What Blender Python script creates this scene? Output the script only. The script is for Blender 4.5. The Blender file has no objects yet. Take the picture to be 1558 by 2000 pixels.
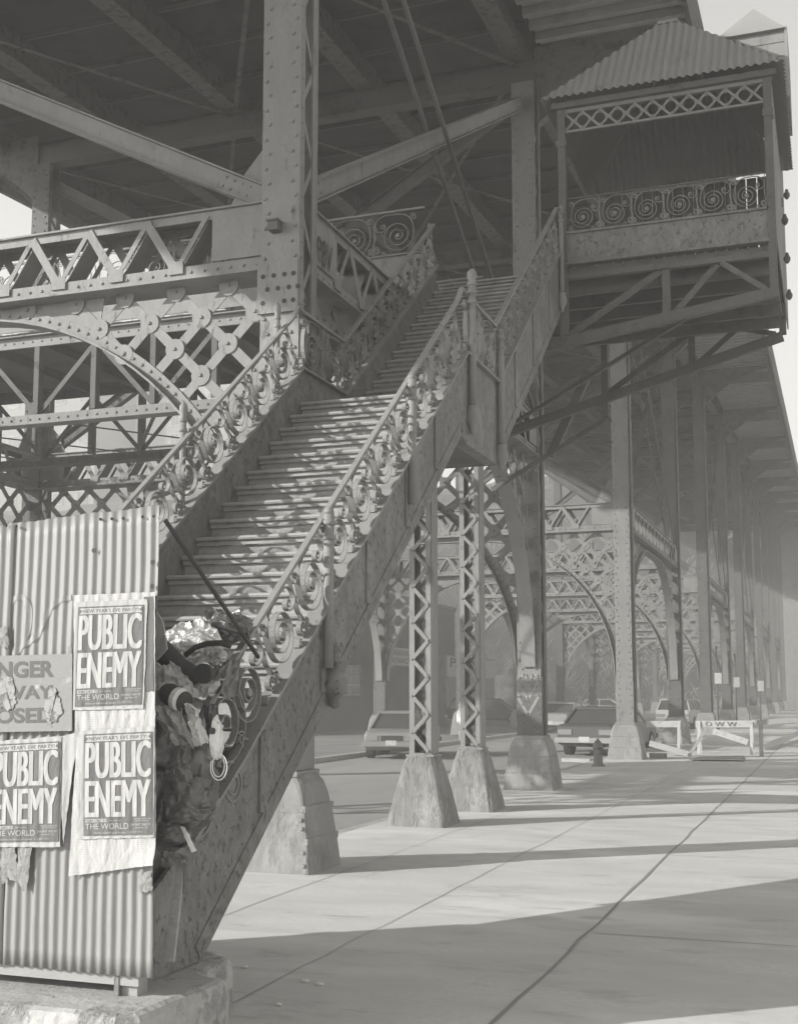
import bpy, math, random
from mathutils import Vector, Matrix, noise
random.seed(7)
S=bpy.context.scene; COL=S.collection
R=math.radians; pi=math.pi
# ------------------------------------------------------------------ camera model (used to read places off the photograph)
FPX=2386.; PITCH=R(6.5); YAW=math.atan(851/2402.); HC=1.7
Y0=1355-FPX*math.tan(PITCH)
ct,st=math.cos(YAW),math.sin(YAW)
CR=Vector((ct,st,0)); CF=Vector((-st*math.cos(PITCH),ct*math.cos(PITCH),math.sin(PITCH))); CU=CR.cross(CF)
def ray(px,py): return CF+CR*((px-779)/FPX)+CU*((Y0-py)/FPX)
def onY(px,py,Y):
    r=ray(px,py); t=Y/r.y; return Vector((t*r.x,Y,HC+t*r.z))
def onX(px,py,X):
    r=ray(px,py); t=X/r.x; return Vector((X,t*r.y,HC+t*r.z))
def onZ(px,py,Z=0.):
    r=ray(px,py); t=(Z-HC)/r.z; return Vector((t*r.x,t*r.y,Z))
# ------------------------------------------------------------------ mesh builder
class MB:
    def __init__(s,org=(0,0,0)): s.v=[]; s.f=[]; s.o=Vector(org); s.sm=False
    def add(s,vs,fs):
        n=len(s.v); s.v+=[Vector(a)-s.o for a in vs]; s.f+=[[i+n for i in f] for f in fs]; return s
    def box(s,c,d,rz=0,rx=0,ry=0):
        m=Matrix.Rotation(rz,3,'Z')@Matrix.Rotation(ry,3,'Y')@Matrix.Rotation(rx,3,'X')
        vs=[Vector(c)+m@Vector((x*d[0]/2,y*d[1]/2,z*d[2]/2)) for x in(-1,1) for y in(-1,1) for z in(-1,1)]
        return s.add(vs,[(0,1,3,2),(4,6,7,5),(0,4,5,1),(2,3,7,6),(0,2,6,4),(1,5,7,3)])
    def bx(s,x0,x1,y0,y1,z0,z1): return s.box(((x0+x1)/2,(y0+y1)/2,(z0+z1)/2),(abs(x1-x0),abs(y1-y0),abs(z1-z0)))
    def bar(s,a,b,w,t,n=(0,1,0)):
        # rectangular bar: w measured across (perpendicular to n and axis), t along n
        a=Vector(a);b=Vector(b);d=(b-a).normalized();n=Vector(n);n=(n-d*n.dot(d)).normalized();u=d.cross(n)
        vs=[p+u*(x*w/2)+n*(y*t/2) for p in(a,b) for x,y in((-1,-1),(1,-1),(1,1),(-1,1))]
        return s.add(vs,[(3,2,1,0),(4,5,6,7),(0,1,5,4),(1,2,6,5),(2,3,7,6),(3,0,4,7)])
    def tube(s,pts,r,n=8,caps=True):
        pts=[Vector(p) for p in pts]; rs=r if isinstance(r,(list,tuple)) else [r]*len(pts)
        vs=[];fs=[];prev=None
        for i,p in enumerate(pts):
            d=(pts[min(i+1,len(pts)-1)]-pts[max(i-1,0)]); d=d.normalized() if d.length>1e-9 else Vector((0,0,1))
            u=prev-d*prev.dot(d) if prev is not None else d.orthogonal()
            if u.length<1e-6:u=d.orthogonal()
            u.normalize();prev=u;w=d.cross(u)
            vs+=[p+(u*math.cos(2*pi*k/n)+w*math.sin(2*pi*k/n))*rs[i] for k in range(n)]
        for i in range(len(pts)-1):
            for k in range(n):
                a=i*n+k;b=i*n+(k+1)%n; fs.append((a,b,b+n,a+n))
        if caps: fs.append(tuple(range(n-1,-1,-1))); m=(len(pts)-1)*n; fs.append(tuple(range(m,m+n)))
        return s.add(vs,fs)
    def lathe(s,c,prof,n=12):
        return s.tube([Vector(c)+Vector((0,0,z)) for r,z in prof],[max(r,1e-4) for r,z in prof],n)
    def prism(s,poly,axis,a,b):
        # polygon given in the two other axes, extruded along axis from a to b
        def P(p,t): return {'x':(t,p[0],p[1]),'y':(p[0],t,p[1]),'z':(p[0],p[1],t)}[axis]
        n=len(poly); ar=sum(poly[i][0]*poly[(i+1)%n][1]-poly[(i+1)%n][0]*poly[i][1] for i in range(n))
        vs=[P(p,a) for p in poly]+[P(p,b) for p in poly]
        fs=[tuple(range(n)),tuple(range(2*n-1,n-1,-1))]+[(i,i+n,(i+1)%n+n,(i+1)%n) for i in range(n)]
        flip=(ar>0)==(b>a)
        if axis=='y': flip=not flip
        if flip==False: fs=[f[::-1] for f in fs]
        return s.add(vs,[f[::-1] for f in fs] if False else fs)
    def disc(s,c,r,t,axis='y',n=12):
        c=Vector(c)
        ax={'x':(Vector((1,0,0)),Vector((0,1,0)),Vector((0,0,1))),'y':(Vector((0,1,0)),Vector((0,0,1)),Vector((1,0,0))),'z':(Vector((0,0,1)),Vector((1,0,0)),Vector((0,1,0)))}[axis]
        vs=[c+ax[0]*h+(ax[1]*math.cos(2*pi*k/n)+ax[2]*math.sin(2*pi*k/n))*r for h in(-t/2,t/2) for k in range(n)]
        return s.add(vs,[tuple(range(n-1,-1,-1)),tuple(range(n,2*n))]+[(k,(k+1)%n,(k+1)%n+n,k+n) for k in range(n)])
    def rivet(s,c,nv,r=.02,h=.014):
        c=Vector(c);nv=Vector(nv);u=nv.orthogonal().normalized();w=nv.cross(u)
        vs=[c+(u*math.cos(pi/3*k)+w*math.sin(pi/3*k))*r for k in range(6)]+[c+nv*h*.8+(u*math.cos(pi/3*k)+w*math.sin(pi/3*k))*r*.55 for k in range(6)]
        return s.add(vs,[(k,(k+1)%6,(k+1)%6+6,k+6) for k in range(6)]+[(6,7,8,9,10,11)])
    def ribbon(s,pts,w,t,x=0.):
        # strap following a curve in the (y,z) plane, w deep along x, t thick
        vs=[];n=len(pts)
        for i,(y,z) in enumerate(pts):
            a=pts[max(i-1,0)];b=pts[min(i+1,n-1)];dy,dz=b[0]-a[0],b[1]-a[1];L=math.hypot(dy,dz) or 1;ny,nz=-dz/L,dy/L
            for sx,sn in((-1,-1),(1,-1),(1,1),(-1,1)): vs.append((x+sx*w/2,y+ny*sn*t/2,z+nz*sn*t/2))
        fs=[(0,1,2,3),tuple(4*(n-1)+k for k in(3,2,1,0))]
        for i in range(n-1):
            for k in range(4): fs.append((4*i+k,4*i+4+k,4*i+4+(k+1)%4,4*i+(k+1)%4))
        return s.add(vs,fs)
    def grid(s,fn,nu,nv):
        vs=[fn(i/nu,j/nv) for j in range(nv+1) for i in range(nu+1)]
        return s.add(vs,[(j*(nu+1)+i,j*(nu+1)+i+1,(j+1)*(nu+1)+i+1,(j+1)*(nu+1)+i) for j in range(nv) for i in range(nu)])
    def loft(s,secs):
        n=len(secs[0]);vs=[p for q in secs for p in q];fs=[]
        for i in range(len(secs)-1):
            for k in range(n): fs.append((i*n+k,i*n+(k+1)%n,(i+1)*n+(k+1)%n,(i+1)*n+k))
        fs+= [tuple(range(n-1,-1,-1)),tuple(range((len(secs)-1)*n,len(secs)*n))]
        return s.add(vs,fs)
    def build(s,name,m,parent=None,smooth=False,fix=True):
        me=bpy.data.meshes.new(name); me.from_pydata([tuple(v) for v in s.v],[],s.f)
        if fix:
            import bmesh
            b=bmesh.new();b.from_mesh(me);bmesh.ops.recalc_face_normals(b,faces=b.faces);b.to_mesh(me);b.free()
        me.materials.append(m)
        if smooth:
            for p in me.polygons:p.use_smooth=True
        o=bpy.data.objects.new(name,me); COL.objects.link(o)
        if parent: o.parent=parent
        return o
def tag(o,label,cat,group=None,kind=None):
    if label:o['label']=label
    if cat:o['category']=cat
    if group:o['group']=group
    if kind:o['kind']=kind
    return o
def thing(name,label,cat,loc=(0,0,0),rz=0,group=None):
    o=bpy.data.objects.new(name,None);o.empty_display_size=.2;COL.objects.link(o);o.location=loc;o.rotation_euler=(0,0,rz)
    return tag(o,label,cat,group)
def struct(o): o['kind']='structure'; return o
KIDS={}
def dup(root,loc,rz=None,label=None,group=None):
    r=root.copy();COL.objects.link(r);r.location=loc
    if rz is not None:r.rotation_euler=(0,0,rz)
    if label:r['label']=label
    if group:r['group']=group
    for ch in list(root.children):
        c=ch.copy();COL.objects.link(c);c.parent=r
        for g in list(ch.children):
            d=g.copy();COL.objects.link(d);d.parent=c
    return r
def inst(o,parent,loc,rot=(0,0,0),scale=None,name=None):
    c=o.copy();COL.objects.link(c);c.parent=parent;c.location=loc;c.rotation_euler=rot
    if scale:c.scale=scale
    return c
# ------------------------------------------------------------------ materials
def G(v): return (v,v*.990,v*.958,1)
MATS={}
def mat(name,base,dark=None,scale=3.,thr=.5,soft=.15,rough=.75,metal=0.,bump=.15,stretch=(1,1,1),fine=.08,fscale=60.,light=None,lthr=.62,lscale=1.2,wave=None,spec=.3,coords='Object',stain=None,wrinkle=0):
    m=bpy.data.materials.new(name);m.use_nodes=True;nt=m.node_tree;N=nt.nodes;L=nt.links;N.clear()
    out=N.new('ShaderNodeOutputMaterial');b=N.new('ShaderNodeBsdfPrincipled');L.new(b.outputs[0],out.inputs[0])
    b.inputs['Roughness'].default_value=rough;b.inputs['Metallic'].default_value=metal;b.inputs['Specular IOR Level'].default_value=spec
    tc=N.new('ShaderNodeTexCoord');mp=N.new('ShaderNodeMapping');L.new(tc.outputs[coords],mp.inputs[0]);mp.inputs['Scale'].default_value=stretch
    def nz(sc,det=6,ro=.6,src=mp):
        n=N.new('ShaderNodeTexNoise');n.inputs['Scale'].default_value=sc;n.inputs['Detail'].default_value=det;n.inputs['Roughness'].default_value=ro;L.new(src.outputs[0],n.inputs['Vector']);return n
    def mix(fac,a,c):
        x=N.new('ShaderNodeMix');x.data_type='RGBA'
        L.new(fac,x.inputs[0])
        for s,i in((a,6),(c,7)):
            if isinstance(s,tuple):x.inputs[i].default_value=s
            else:L.new(s,x.inputs[i])
        return x.outputs[2]
    def ramp(n,lo,hi):
        r=N.new('ShaderNodeMapRange');r.inputs[1].default_value=lo;r.inputs[2].default_value=hi;L.new(n.outputs[0],r.inputs[0]);return r.outputs[0]
    col=mix(ramp(nz(scale*.6,5),.35,.65),G(base*(1-fine*1.5)),G(base*(1+fine*1.2)))
    col=mix(ramp(nz(fscale,4),.3,.7),col,G(base*(1-fine)))if fine else col
    h=None
    if stain is not None:
        for sc_,th_,v_,am_ in stain:
            r_=ramp(nz(sc_,7,.7),th_,th_+.1);q_=N.new('ShaderNodeMath');q_.operation='MULTIPLY';q_.inputs[1].default_value=am_;L.new(r_,q_.inputs[0]);col=mix(q_.outputs[0],col,G(v_))
    if light is not None: col=mix(ramp(nz(lscale,7,.65),lthr,lthr+.12),col,G(light))
    if dark is not None:
        nn=nz(scale,8,.68);fac=ramp(nn,thr,thr+soft);col=mix(fac,col,G(dark));h=fac
    L.new(col,b.inputs['Base Color'])
    if bump:
        bp=N.new('ShaderNodeBump');bp.inputs['Strength'].default_value=bump;bp.inputs['Distance'].default_value=.02
        L.new(nz(fscale*.6,6,.7).outputs[0],bp.inputs['Height'])
        last=bp
        if h is not None:
            b2=N.new('ShaderNodeBump');b2.inputs['Strength'].default_value=min(1,bump*2.5);b2.inputs['Distance'].default_value=.012;b2.invert=True
            L.new(h,b2.inputs['Height']);L.new(bp.outputs[0],b2.inputs['Normal']);last=b2
        if wave:
            sx=N.new('ShaderNodeSeparateXYZ');L.new(tc.outputs['Object'],sx.inputs[0]);mm=N.new('ShaderNodeMath');mm.operation='MULTIPLY';L.new(sx.outputs[0],mm.inputs[0]);mm.inputs[1].default_value=2*pi/wave[0]
            sn=N.new('ShaderNodeMath');sn.operation='SINE';L.new(mm.outputs[0],sn.inputs[0])
            b3=N.new('ShaderNodeBump');b3.inputs['Strength'].default_value=1;b3.inputs['Distance'].default_value=wave[1];L.new(sn.outputs[0],b3.inputs['Height']);L.new(last.outputs[0],b3.inputs['Normal']);last=b3
        if wrinkle:
            m2=N.new('ShaderNodeMapping');m2.inputs['Scale'].default_value=(1,1,.45);L.new(tc.outputs['Object'],m2.inputs[0])
            for sc_,d_ in((6.,wrinkle),(17.,wrinkle*.45)):
                n_=nz(sc_,3,.5,m2);ab=N.new('ShaderNodeMath');ab.operation='SUBTRACT';ab.inputs[1].default_value=.5;L.new(n_.outputs[0],ab.inputs[0]);a2=N.new('ShaderNodeMath');a2.operation='ABSOLUTE';L.new(ab.outputs[0],a2.inputs[0])
                b4=N.new('ShaderNodeBump');b4.inputs['Strength'].default_value=1;b4.inputs['Distance'].default_value=d_;L.new(a2.outputs[0],b4.inputs['Height']);L.new(last.outputs[0],b4.inputs['Normal']);last=b4
        L.new(last.outputs[0],b.inputs['Normal'])
    MATS[name]=m;return m
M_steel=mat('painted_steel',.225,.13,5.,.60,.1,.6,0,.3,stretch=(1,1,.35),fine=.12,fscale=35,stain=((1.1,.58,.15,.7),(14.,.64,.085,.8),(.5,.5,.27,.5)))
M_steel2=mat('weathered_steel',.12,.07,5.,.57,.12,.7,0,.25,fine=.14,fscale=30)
M_peel=mat('peeling_paint',.20,.15,22.,.56,.14,.75,0,.35,stretch=(1,1,.75),fine=.2,fscale=60,stain=((.9,.52,.14,.6),(3.,.58,.11,.45),(60.,.62,.10,.4)),light=.225,lthr=.50,lscale=3.)
M_scroll=mat('railing_paint',.235,.11,9.,.60,.1,.65,0,.2,fine=.08)
M_slab_glare=mat('walkway_slab',.42,.30,2.,.5,.2,.9,0,.15,fine=.1)  # paler than the deck: haze glare on the soffit put into the colour
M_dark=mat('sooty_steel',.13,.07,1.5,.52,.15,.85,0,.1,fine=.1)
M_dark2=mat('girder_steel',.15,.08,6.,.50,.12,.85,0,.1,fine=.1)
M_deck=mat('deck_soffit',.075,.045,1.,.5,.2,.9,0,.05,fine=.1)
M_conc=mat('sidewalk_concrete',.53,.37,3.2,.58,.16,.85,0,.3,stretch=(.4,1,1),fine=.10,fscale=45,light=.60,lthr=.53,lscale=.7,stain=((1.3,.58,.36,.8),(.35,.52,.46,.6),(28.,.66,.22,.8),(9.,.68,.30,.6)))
M_joint=mat('joint_dark',.27,None,4.,.5,.1,.9,0,.1)
M_asph=mat('asphalt',.30,.21,.7,.52,.25,.85,0,.25,stretch=(1,.3,1),fine=.1,fscale=120)
M_ground=mat('dirt_ground',.22,.14,.8,.5,.2,.95,0,.4,fine=.2,fscale=12)
M_curb=mat('curb_concrete',.40,.27,4,.54,.12,.9,0,.6,fine=.12,fscale=25)
M_stone=mat('pedestal_stone',.27,.18,3.5,.52,.2,.9,0,.6,stretch=(1,1,.6),fine=.15,fscale=22,light=.33,lthr=.58,lscale=1.5)
M_stone2=mat('scrawled_concrete',.26,.20,5.,.50,.12,.9,0,.8,stretch=(1,1,.5),fine=.25,fscale=24,light=.36,lthr=.57,lscale=1.1)
M_galv=mat('galvanised_sheet',.25,.19,3.,.62,.14,.55,.1,.1,stretch=(1,1,.15),fine=.05,fscale=30,spec=.4,stain=((7.,.66,.16,.6),(2.,.6,.17,.7)))
M_paper=mat('poster_paper',.37,.29,9.,.62,.2,.8,0,.1,fine=.03,wave=(.0537,.0012),wrinkle=.022)
M_ink=mat('poster_ink',.125,.17,20.,.6,.2,.75,0,.08,fine=.06,wave=(.0537,.0012),wrinkle=.022)
M_white=mat('white_lettering',.385,.31,9.,.6,.2,.8,0,.06,fine=.04,wave=(.0537,.0012),wrinkle=.022)
M_sign=mat('faded_sign_board',.24,.25,5.,.6,.2,.7,0,.1,fine=.06,light=.42,lthr=.62,lscale=9.)
M_signink=mat('faded_sign_letters',.11,.22,9.,.6,.2,.7,0,.05,light=.36,lthr=.62,lscale=9.)
M_wood=mat('weathered_wood',.34,.20,3.,.55,.2,.85,0,.3,stretch=(.3,1,1),fine=.12)
M_bwhite=mat('barricade_white',.45,.28,9.,.55,.1,.7,0,.1,fine=.05)
M_black=mat('black_rubber',.045,None,4.,.5,.1,.7,0,.1)
M_bag=mat('plastic_bag_dark',.09,None,3.,.5,.1,.28,0,.25,fine=.1,fscale=9,spec=.6)
M_silver=mat('silver_wrap',.62,.25,7.,.5,.2,.25,.55,.5,fine=.15,fscale=14,spec=.6)
M_cloth=mat('pale_cloth',.40,.26,4.,.52,.2,.9,0,.3,fine=.1,fscale=20)
M_cloth2=mat('grey_cloth',.22,.12,4.,.52,.2,.9,0,.3,fine=.1,fscale=20)
M_rag=mat('white_rag',.62,.45,8.,.6,.2,.85,0,.2,fine=.08)
M_brick=mat('apartment_brick',.20,.15,.4,.6,.2,.9,0,.1,fine=.06,fscale=4)
M_brickd=mat('dark_brick',.12,.08,.6,.5,.2,.9,0,.1,fine=.1,fscale=4)
M_glass=mat('window_glass',.05,.22,.15,.55,.05,.15,0,0,fine=0,spec=.6)
M_trim=mat('window_trim',.30,None,2.,.5,.1,.8,0,0,fine=.05)
M_bark=mat('bare_branches',.22,.13,3.,.5,.2,.9,0,.1)
M_hill=mat('brushy_hillside',.06,.03,.5,.5,.15,.95,0,.6,fine=.3,fscale=3,light=.15,lthr=.58,lscale=.8)
M_rock=mat('bluff_rock',.16,.07,.5,.5,.15,.95,0,.6,fine=.25,fscale=3)
M_roofc=mat('corrugated_roof',.26,.16,2.,.6,.15,.6,0,.1,fine=.06)
M_hydr=mat('hydrant_paint',.14,.08,8.,.55,.1,.6,0,.15)
M_cwhite=mat('car_paint_pale',.42,None,2.,.5,.1,.35,0,0,fine=.02,spec=.6)
M_cgrey=mat('car_paint_grey',.20,None,2.,.5,.1,.35,0,0,fine=.02,spec=.6)
M_cdark=mat('car_paint_dark',.06,None,2.,.5,.1,.3,0,0,fine=.02,spec=.6)
M_cglass=mat('car_glass',.07,None,1.,.5,.1,.08,0,0,fine=0,spec=.8)
M_chrome=mat('chrome_trim',.32,None,1.,.5,.1,.3,.8,0,fine=0)
M_chalk=mat('chalky_graffiti',.27,None,8.,.5,.1,.9,0,.05)
M_spray=mat('spray_paint',.30,None,8.,.5,.1,.8,0,.05)
M_planks=mat('dark_planks',.10,.06,4.,.5,.1,.9,0,.1,stretch=(6,1,.4))
# ------------------------------------------------------------------ text as mesh
def text_into(mb,s,x0,x1,z0,z1,Y,off=.0,t=.0,face=-1):
    cu=bpy.data.curves.new('txt','FONT');cu.body=s;cu.size=1;cu.offset=off;cu.resolution_u=4
    o=bpy.data.objects.new('txt',cu);COL.objects.link(o)
    dg=bpy.context.evaluated_depsgraph_get();dg.update();me=bpy.data.meshes.new_from_object(o.evaluated_get(dg))
    vs=[v.co.copy() for v in me.vertices];fs=[tuple(p.vertices) for p in me.polygons]
    bpy.data.objects.remove(o);bpy.data.curves.remove(cu);bpy.data.meshes.remove(me)
    ax=min(v.x for v in vs);bx=max(v.x for v in vs);ay=min(v.y for v in vs);by=max(v.y for v in vs)
    mb.add([(x0+(v.x-ax)/(bx-ax)*(x1-x0),Y,z0+(v.y-ay)/(by-ay)*(z1-z0)) for v in vs],fs)
ORD=['first','second','third','fourth','fifth','sixth','seventh','eighth','ninth','tenth','eleventh','twelfth','thirteenth','fourteenth','fifteenth']
SKY,SUN,HAZE,EXPO=.14,3.1,.0034,1.17
# ================================================================== SETTING
def g_sheet(name,x0,x1,y0,y1,z,m,nx=1,ny=1):
    mb=MB();mb.grid(lambda u,v:(x0+(x1-x0)*u,y0+(y1-y0)*v,z),nx,ny);return struct(mb.build(name,m))
g_sheet('ground',-400,300,-120,700,-.20,M_ground)
g_sheet('road',-13.0,-5.95,-60,400,-.12,M_asph)
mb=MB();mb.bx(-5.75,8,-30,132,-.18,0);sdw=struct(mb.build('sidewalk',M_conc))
mb=MB();mb.bx(-5.95,-5.753,-30,132,-.18,-.012);struct(mb.build('kerb',M_curb))
mb=MB();mb.bx(-13.22,-13.003,-30,300,-.18,.0);struct(mb.build('far_kerb',M_curb))
mb=MB()
for X,w in((-4.5,.008),(-3.2,.009),(-1.73,.022)):
    rnd=random.Random(int(X*10)); y=2.; pts=[]
    while y<110:
        pts.append((X+rnd.uniform(-.012,.012),y,w*rnd.uniform(.7,1.3)));y+=rnd.uniform(.3,.9)
    for a,b in zip(pts,pts[1:]): mb.add([(a[0]-a[2]/2,a[1],.004),(a[0]+a[2]/2,a[1],.004),(b[0]+b[2]/2,b[1],.004),(b[0]-b[2]/2,b[1],.004)],[(0,1,2,3)])
for Y in(8.9,13.4,18,24,31,40): mb.add([(-1.70,Y,.0045),(8,Y+.02,.0045),(8,Y+.032,.0045),(-1.70,Y+.012,.0045)],[(0,1,2,3)])
mb.build('joints',M_joint,sdw)
# faint crack
mb=MB();pts=[onZ(x,y,.005) for x,y in((1040,1738),(1075,1731),(1110,1727),(1160,1724),(1215,1722))]
pass
# hillside
def hz(x,y):
    foot=-26+max(0,y-132)*1.1;t=max(0,min(1,(foot-x)/38)); top=max(7,min(34,8+(y-50)*.20))
    n=noise.noise(Vector((x*.06,y*.06,0)))*3+noise.noise(Vector((x*.2,y*.2,3)))*1.0
    return -.2+ (t*t*(3-2*t))*top+ n*min(1,t*4)
mb=MB();mb.grid(lambda u,v:(30-u*176,20+v*330,hz(30-u*176,20+v*330)-(.06 if 30-u*176>-26 else 0)),90,120);struct(mb.build('hill',M_hill,smooth=True))
# ================================================================== VIADUCT
XA,XB,YB,PB,NB=-5.18,-16.0,11.2,10.66,13
CENTER=(XA+XB)/2
zf=lambda Y:12.12+.055*Y
zs=lambda Y:13.25+.055*Y
D0,D1=-6.,150.
dk=thing('bridge_deck','dark riveted steel viaduct deck overhead rising slightly into the distance','viaduct deck',(CENTER,D0,0))
def slab(mb,x0,x1,dz0,dz1,y0=D0,y1=D1):
    vs=[(x,y,zs(y)+d) for y in(y0,y1) for x in(x0,x1) for d in(dz0,dz1)]
    return mb.add(vs,[(0,1,3,2),(4,6,7,5),(0,4,5,1),(2,3,7,6),(0,2,6,4),(1,5,7,3)])
O=dk.location
slab(MB(O),-19.2,-5.0,0,.35).build('deck_slab',M_deck,dk);slab(MB(O),-4.999,-2.12,0,.33).build('walkway_slab',M_slab_glare,dk)
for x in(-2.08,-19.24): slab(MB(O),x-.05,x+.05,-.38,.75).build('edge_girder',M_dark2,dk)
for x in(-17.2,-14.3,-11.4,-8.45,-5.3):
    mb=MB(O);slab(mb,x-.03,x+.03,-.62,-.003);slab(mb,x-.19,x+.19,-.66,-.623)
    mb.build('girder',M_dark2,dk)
for k in range(NB+1):
    Y=YB+PB*k-(PB if k==NB else 0)
    if k==NB: break
    mb=MB(O);mb.bx(-18.9,-2.2,Y-.02,Y+.02,zf(Y)+.03,zs(Y)-.66);mb.bx(-16.3,-4.95,Y-.16,Y+.16,zf(Y)-.01,zf(Y)+.028)
    mb.build('floor_beam',M_dark,dk)
    for sx,xc,xe in((1,-4.96,-2.2),(-1,-16.22,-18.95)):
        mb=MB(O);n=8;top=zs(Y)-.4
        pl=[(xc,top)]+[(xc+(xe-xc)*i/n, top-.12-(top-.12-(zf(Y)-.9))*(1-math.sin(pi/2*i/n))) for i in range(n+1)]+[(xe,top)]
        mb.prism(pl,'y',Y-.075,Y-.05)
        for i in range(1,n+1):mb.bar((pl[i][0],Y-.02,pl[i][1]),(pl[i+1][0],Y-.02,pl[i+1][1]),.02,.22,(0,1,0)) if i<n+1 else 0
        mb.build('bracket',M_dark2,dk)
mb=MB(O);y=-4.
while y<120:
    z=zs(y); mb.bx(-5.0,-2.2,y,y+.13,z-.16,z-.002); y+=.52
mb.build('soffit_joists',M_slab_glare,dk)
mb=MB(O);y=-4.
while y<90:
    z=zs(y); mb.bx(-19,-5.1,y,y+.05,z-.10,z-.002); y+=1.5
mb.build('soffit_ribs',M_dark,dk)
for k in range(0,6):
    for j,(xa,xb) in enumerate(((-5.3,-11.4),(-11.4,-17.2),(-11.4,-5.3),(-17.2,-11.4))):
        ya,yb=YB+PB*k,YB+PB*(k+1);mb=MB(O)
        mb.bar((xa,ya,zs(ya)-.72),(xb,yb,zs(yb)-.72),.09,.02,(0,0,1));mb.build('lateral_brace',M_dark2,dk)
# ------------------------------------------------------------------ columns
def ped_mesh(parent,m,w=.92,d=.80,sc=1.):
    mb=MB();secs=[]
    for z,a,b,r in((-.15,w*1.02,d*1.02,.03),(0.02,w,d,.03),(.285,w*.935,d*.935,.03),(.29,w*.91,d*.91,.03),(.30,w*.91,d*.91,.03),(.305,w*.925,d*.925,.03),(.575,w*.845,d*.845,.03),(.58,w*.82,d*.82,.03),(.59,w*.82,d*.82,.03),(.595,w*.835,d*.835,.04),(.74,w*.78,d*.78,.05),(.84,w*.72,d*.73,.08),(.91,w*.62,d*.65,.10),(.95,w*.52,d*.56,.12)):
        q=[]
        for cx,cy,a0 in((1,1,0),(-1,1,90),(-1,-1,180),(1,-1,270)):
            for t in(0,30,60,90): q.append((cx*(a/2-r)+r*math.cos(R(a0+t)),cy*(b/2-r)+r*math.sin(R(a0+t)),z))
        secs.append(q)
    mb.loft(secs);o=mb.build('pedestal',m,parent,smooth=False)
    return o
CW,CD=.43,.45
def column(X,Y,label,cat,group,riv=True,m=M_steel,pm=None,detail=False):
    t=thing('bridge_pier',label,cat,(X,Y,0),0,group)
    if pm: inst(pm,t,(0,0,0))
    else: pm=ped_mesh(t,M_stone)
    H=zf(Y)-.02;z0=.90
    mb=MB()
    for sy in(-1,1):
        y=sy*(CD/2-.02);mb.bx(-CW/2,CW/2,y-.02,y+.02,z0,H)
        for sx in(-1,1): mb.bx(sx*(CW/2-.015)-.012,sx*(CW/2-.015)+.012,y-sy*.022,y-sy*.10,z0,H)
    mb.bx(-CW/2-.05,CW/2+.05,-CD/2-.05,CD/2+.05,z0,z0+.05)
    mb.bx(-CW/2-.012,CW/2+.012,-CD/2-.012,-CD/2+.001,z0+.05,z0+1.1) # base plates
    mb.bx(-CW/2-.0135,-CW/2-.0005,-CD/2-.010,CD/2+.010,z0+.052,z0+1.1);mb.bx(CW/2+.0005,CW/2+.0135,-CD/2-.010,CD/2+.010,z0+.052,z0+1.1)
    if riv:
        z=z0+.12;i=0
        while z<H:
            yy=-CD/2-.001-(.011 if z<z0+1.1 else 0)
            for xo in(-.15,.15): mb.rivet((xo+(.04 if i%2 else -.04)*(1 if xo<0 else -1)*.5,yy,z),(0,-1,0),.024,.022)
            for sx in(-1,1):
                xx=sx*(CW/2+(.0135 if z<z0+1.1 else -.003));mb.rivet((xx,-CD/2+.06,z),(sx,0,0),.014,.012)
            z+=.16;i+=1
    mb.build('shaft',m,t)
    st_=.52
    for sx in(-1,1):
        mb=MB();z=z0+1.15;up=0;x=sx*(CW/2-.03)
        while z<H-.6:
            a,b=(-CD/2+.06,CD/2-.06)if up%2 else(CD/2-.06,-CD/2+.06)
            mb.bar((x,a,z),(x,b,z+st_),.06,.012,(1,0,0));z+=st_;up+=1
        mb.build('lacing',m,t)
    return t,pm
pm=None;colsA=[];colsB=[]
for k in range(NB):
    Y=YB+PB*k
    lab=['near riveted column beside the left stair railing, its head out of frame','riveted column standing behind the lattice posts with pale painted chevrons near its foot','riveted column just right of the fire hydrant on a stone block'][k] if k<3 else f'{ORD[k]} riveted column back in the right-hand row along the sidewalk'
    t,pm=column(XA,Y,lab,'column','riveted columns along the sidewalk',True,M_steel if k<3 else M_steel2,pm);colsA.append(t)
for k in range(1,NB):
    Y=YB+PB*k
    lab=f'{ORD[k-1]} column back in the far row across the road'
    if k==1: lab='shadowed column seen above the corrugated fence behind the strut truss'
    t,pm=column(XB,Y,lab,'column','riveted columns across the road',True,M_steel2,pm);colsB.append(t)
# details of the nearest column: splice plate with bolt holes, bracket cap
mb=MB()
for z,k_ in((.30,.925),(.60,.84)):
    a_,b_=.92*k_/2+.004,.80*k_/2+.004;mb.bx(-a_,a_,-b_-.004,-b_+.004,z-.03,z+.03);mb.bx(a_-.004,a_+.004,-b_+.004,b_,z-.03,z+.03)
for z in(.08,.2,.42,.5): mb.rivet((.92*(1-.27*z)/2-.05,-.80*(1-.27*z)/2-.004,z),(0,-1,0),.025,.02)
mb.build('iron_strap',M_stone,colsA[0])
t0=colsA[0];mb=MB();mb.bx(-.235,.215,-.262,-.227,5.55,6.1);mb.build('splice_plate',M_steel,t0)
mb=MB()
for x in(-.17,-.05,.07,.17):
    for z in(5.66,5.80,5.94): 
        if (x,z)not in((-.05,5.66),): mb.disc((x+(.05 if z==5.8 else 0),-.2625,z),.026,.006,'y',10)
mb.build('bolt_holes',M_black,t0)
mb=MB();a_=MB();text_into(a_,'V89',11.44,11.86,6.22,6.52,0,.0);mb.add([(CW/2+.006,v[1]+(2*11.65-v[0])-YB-.02,v[2]) for v in a_.v],a_.f);mb.build('painted_letters',M_black,t0,fix=False)
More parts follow.
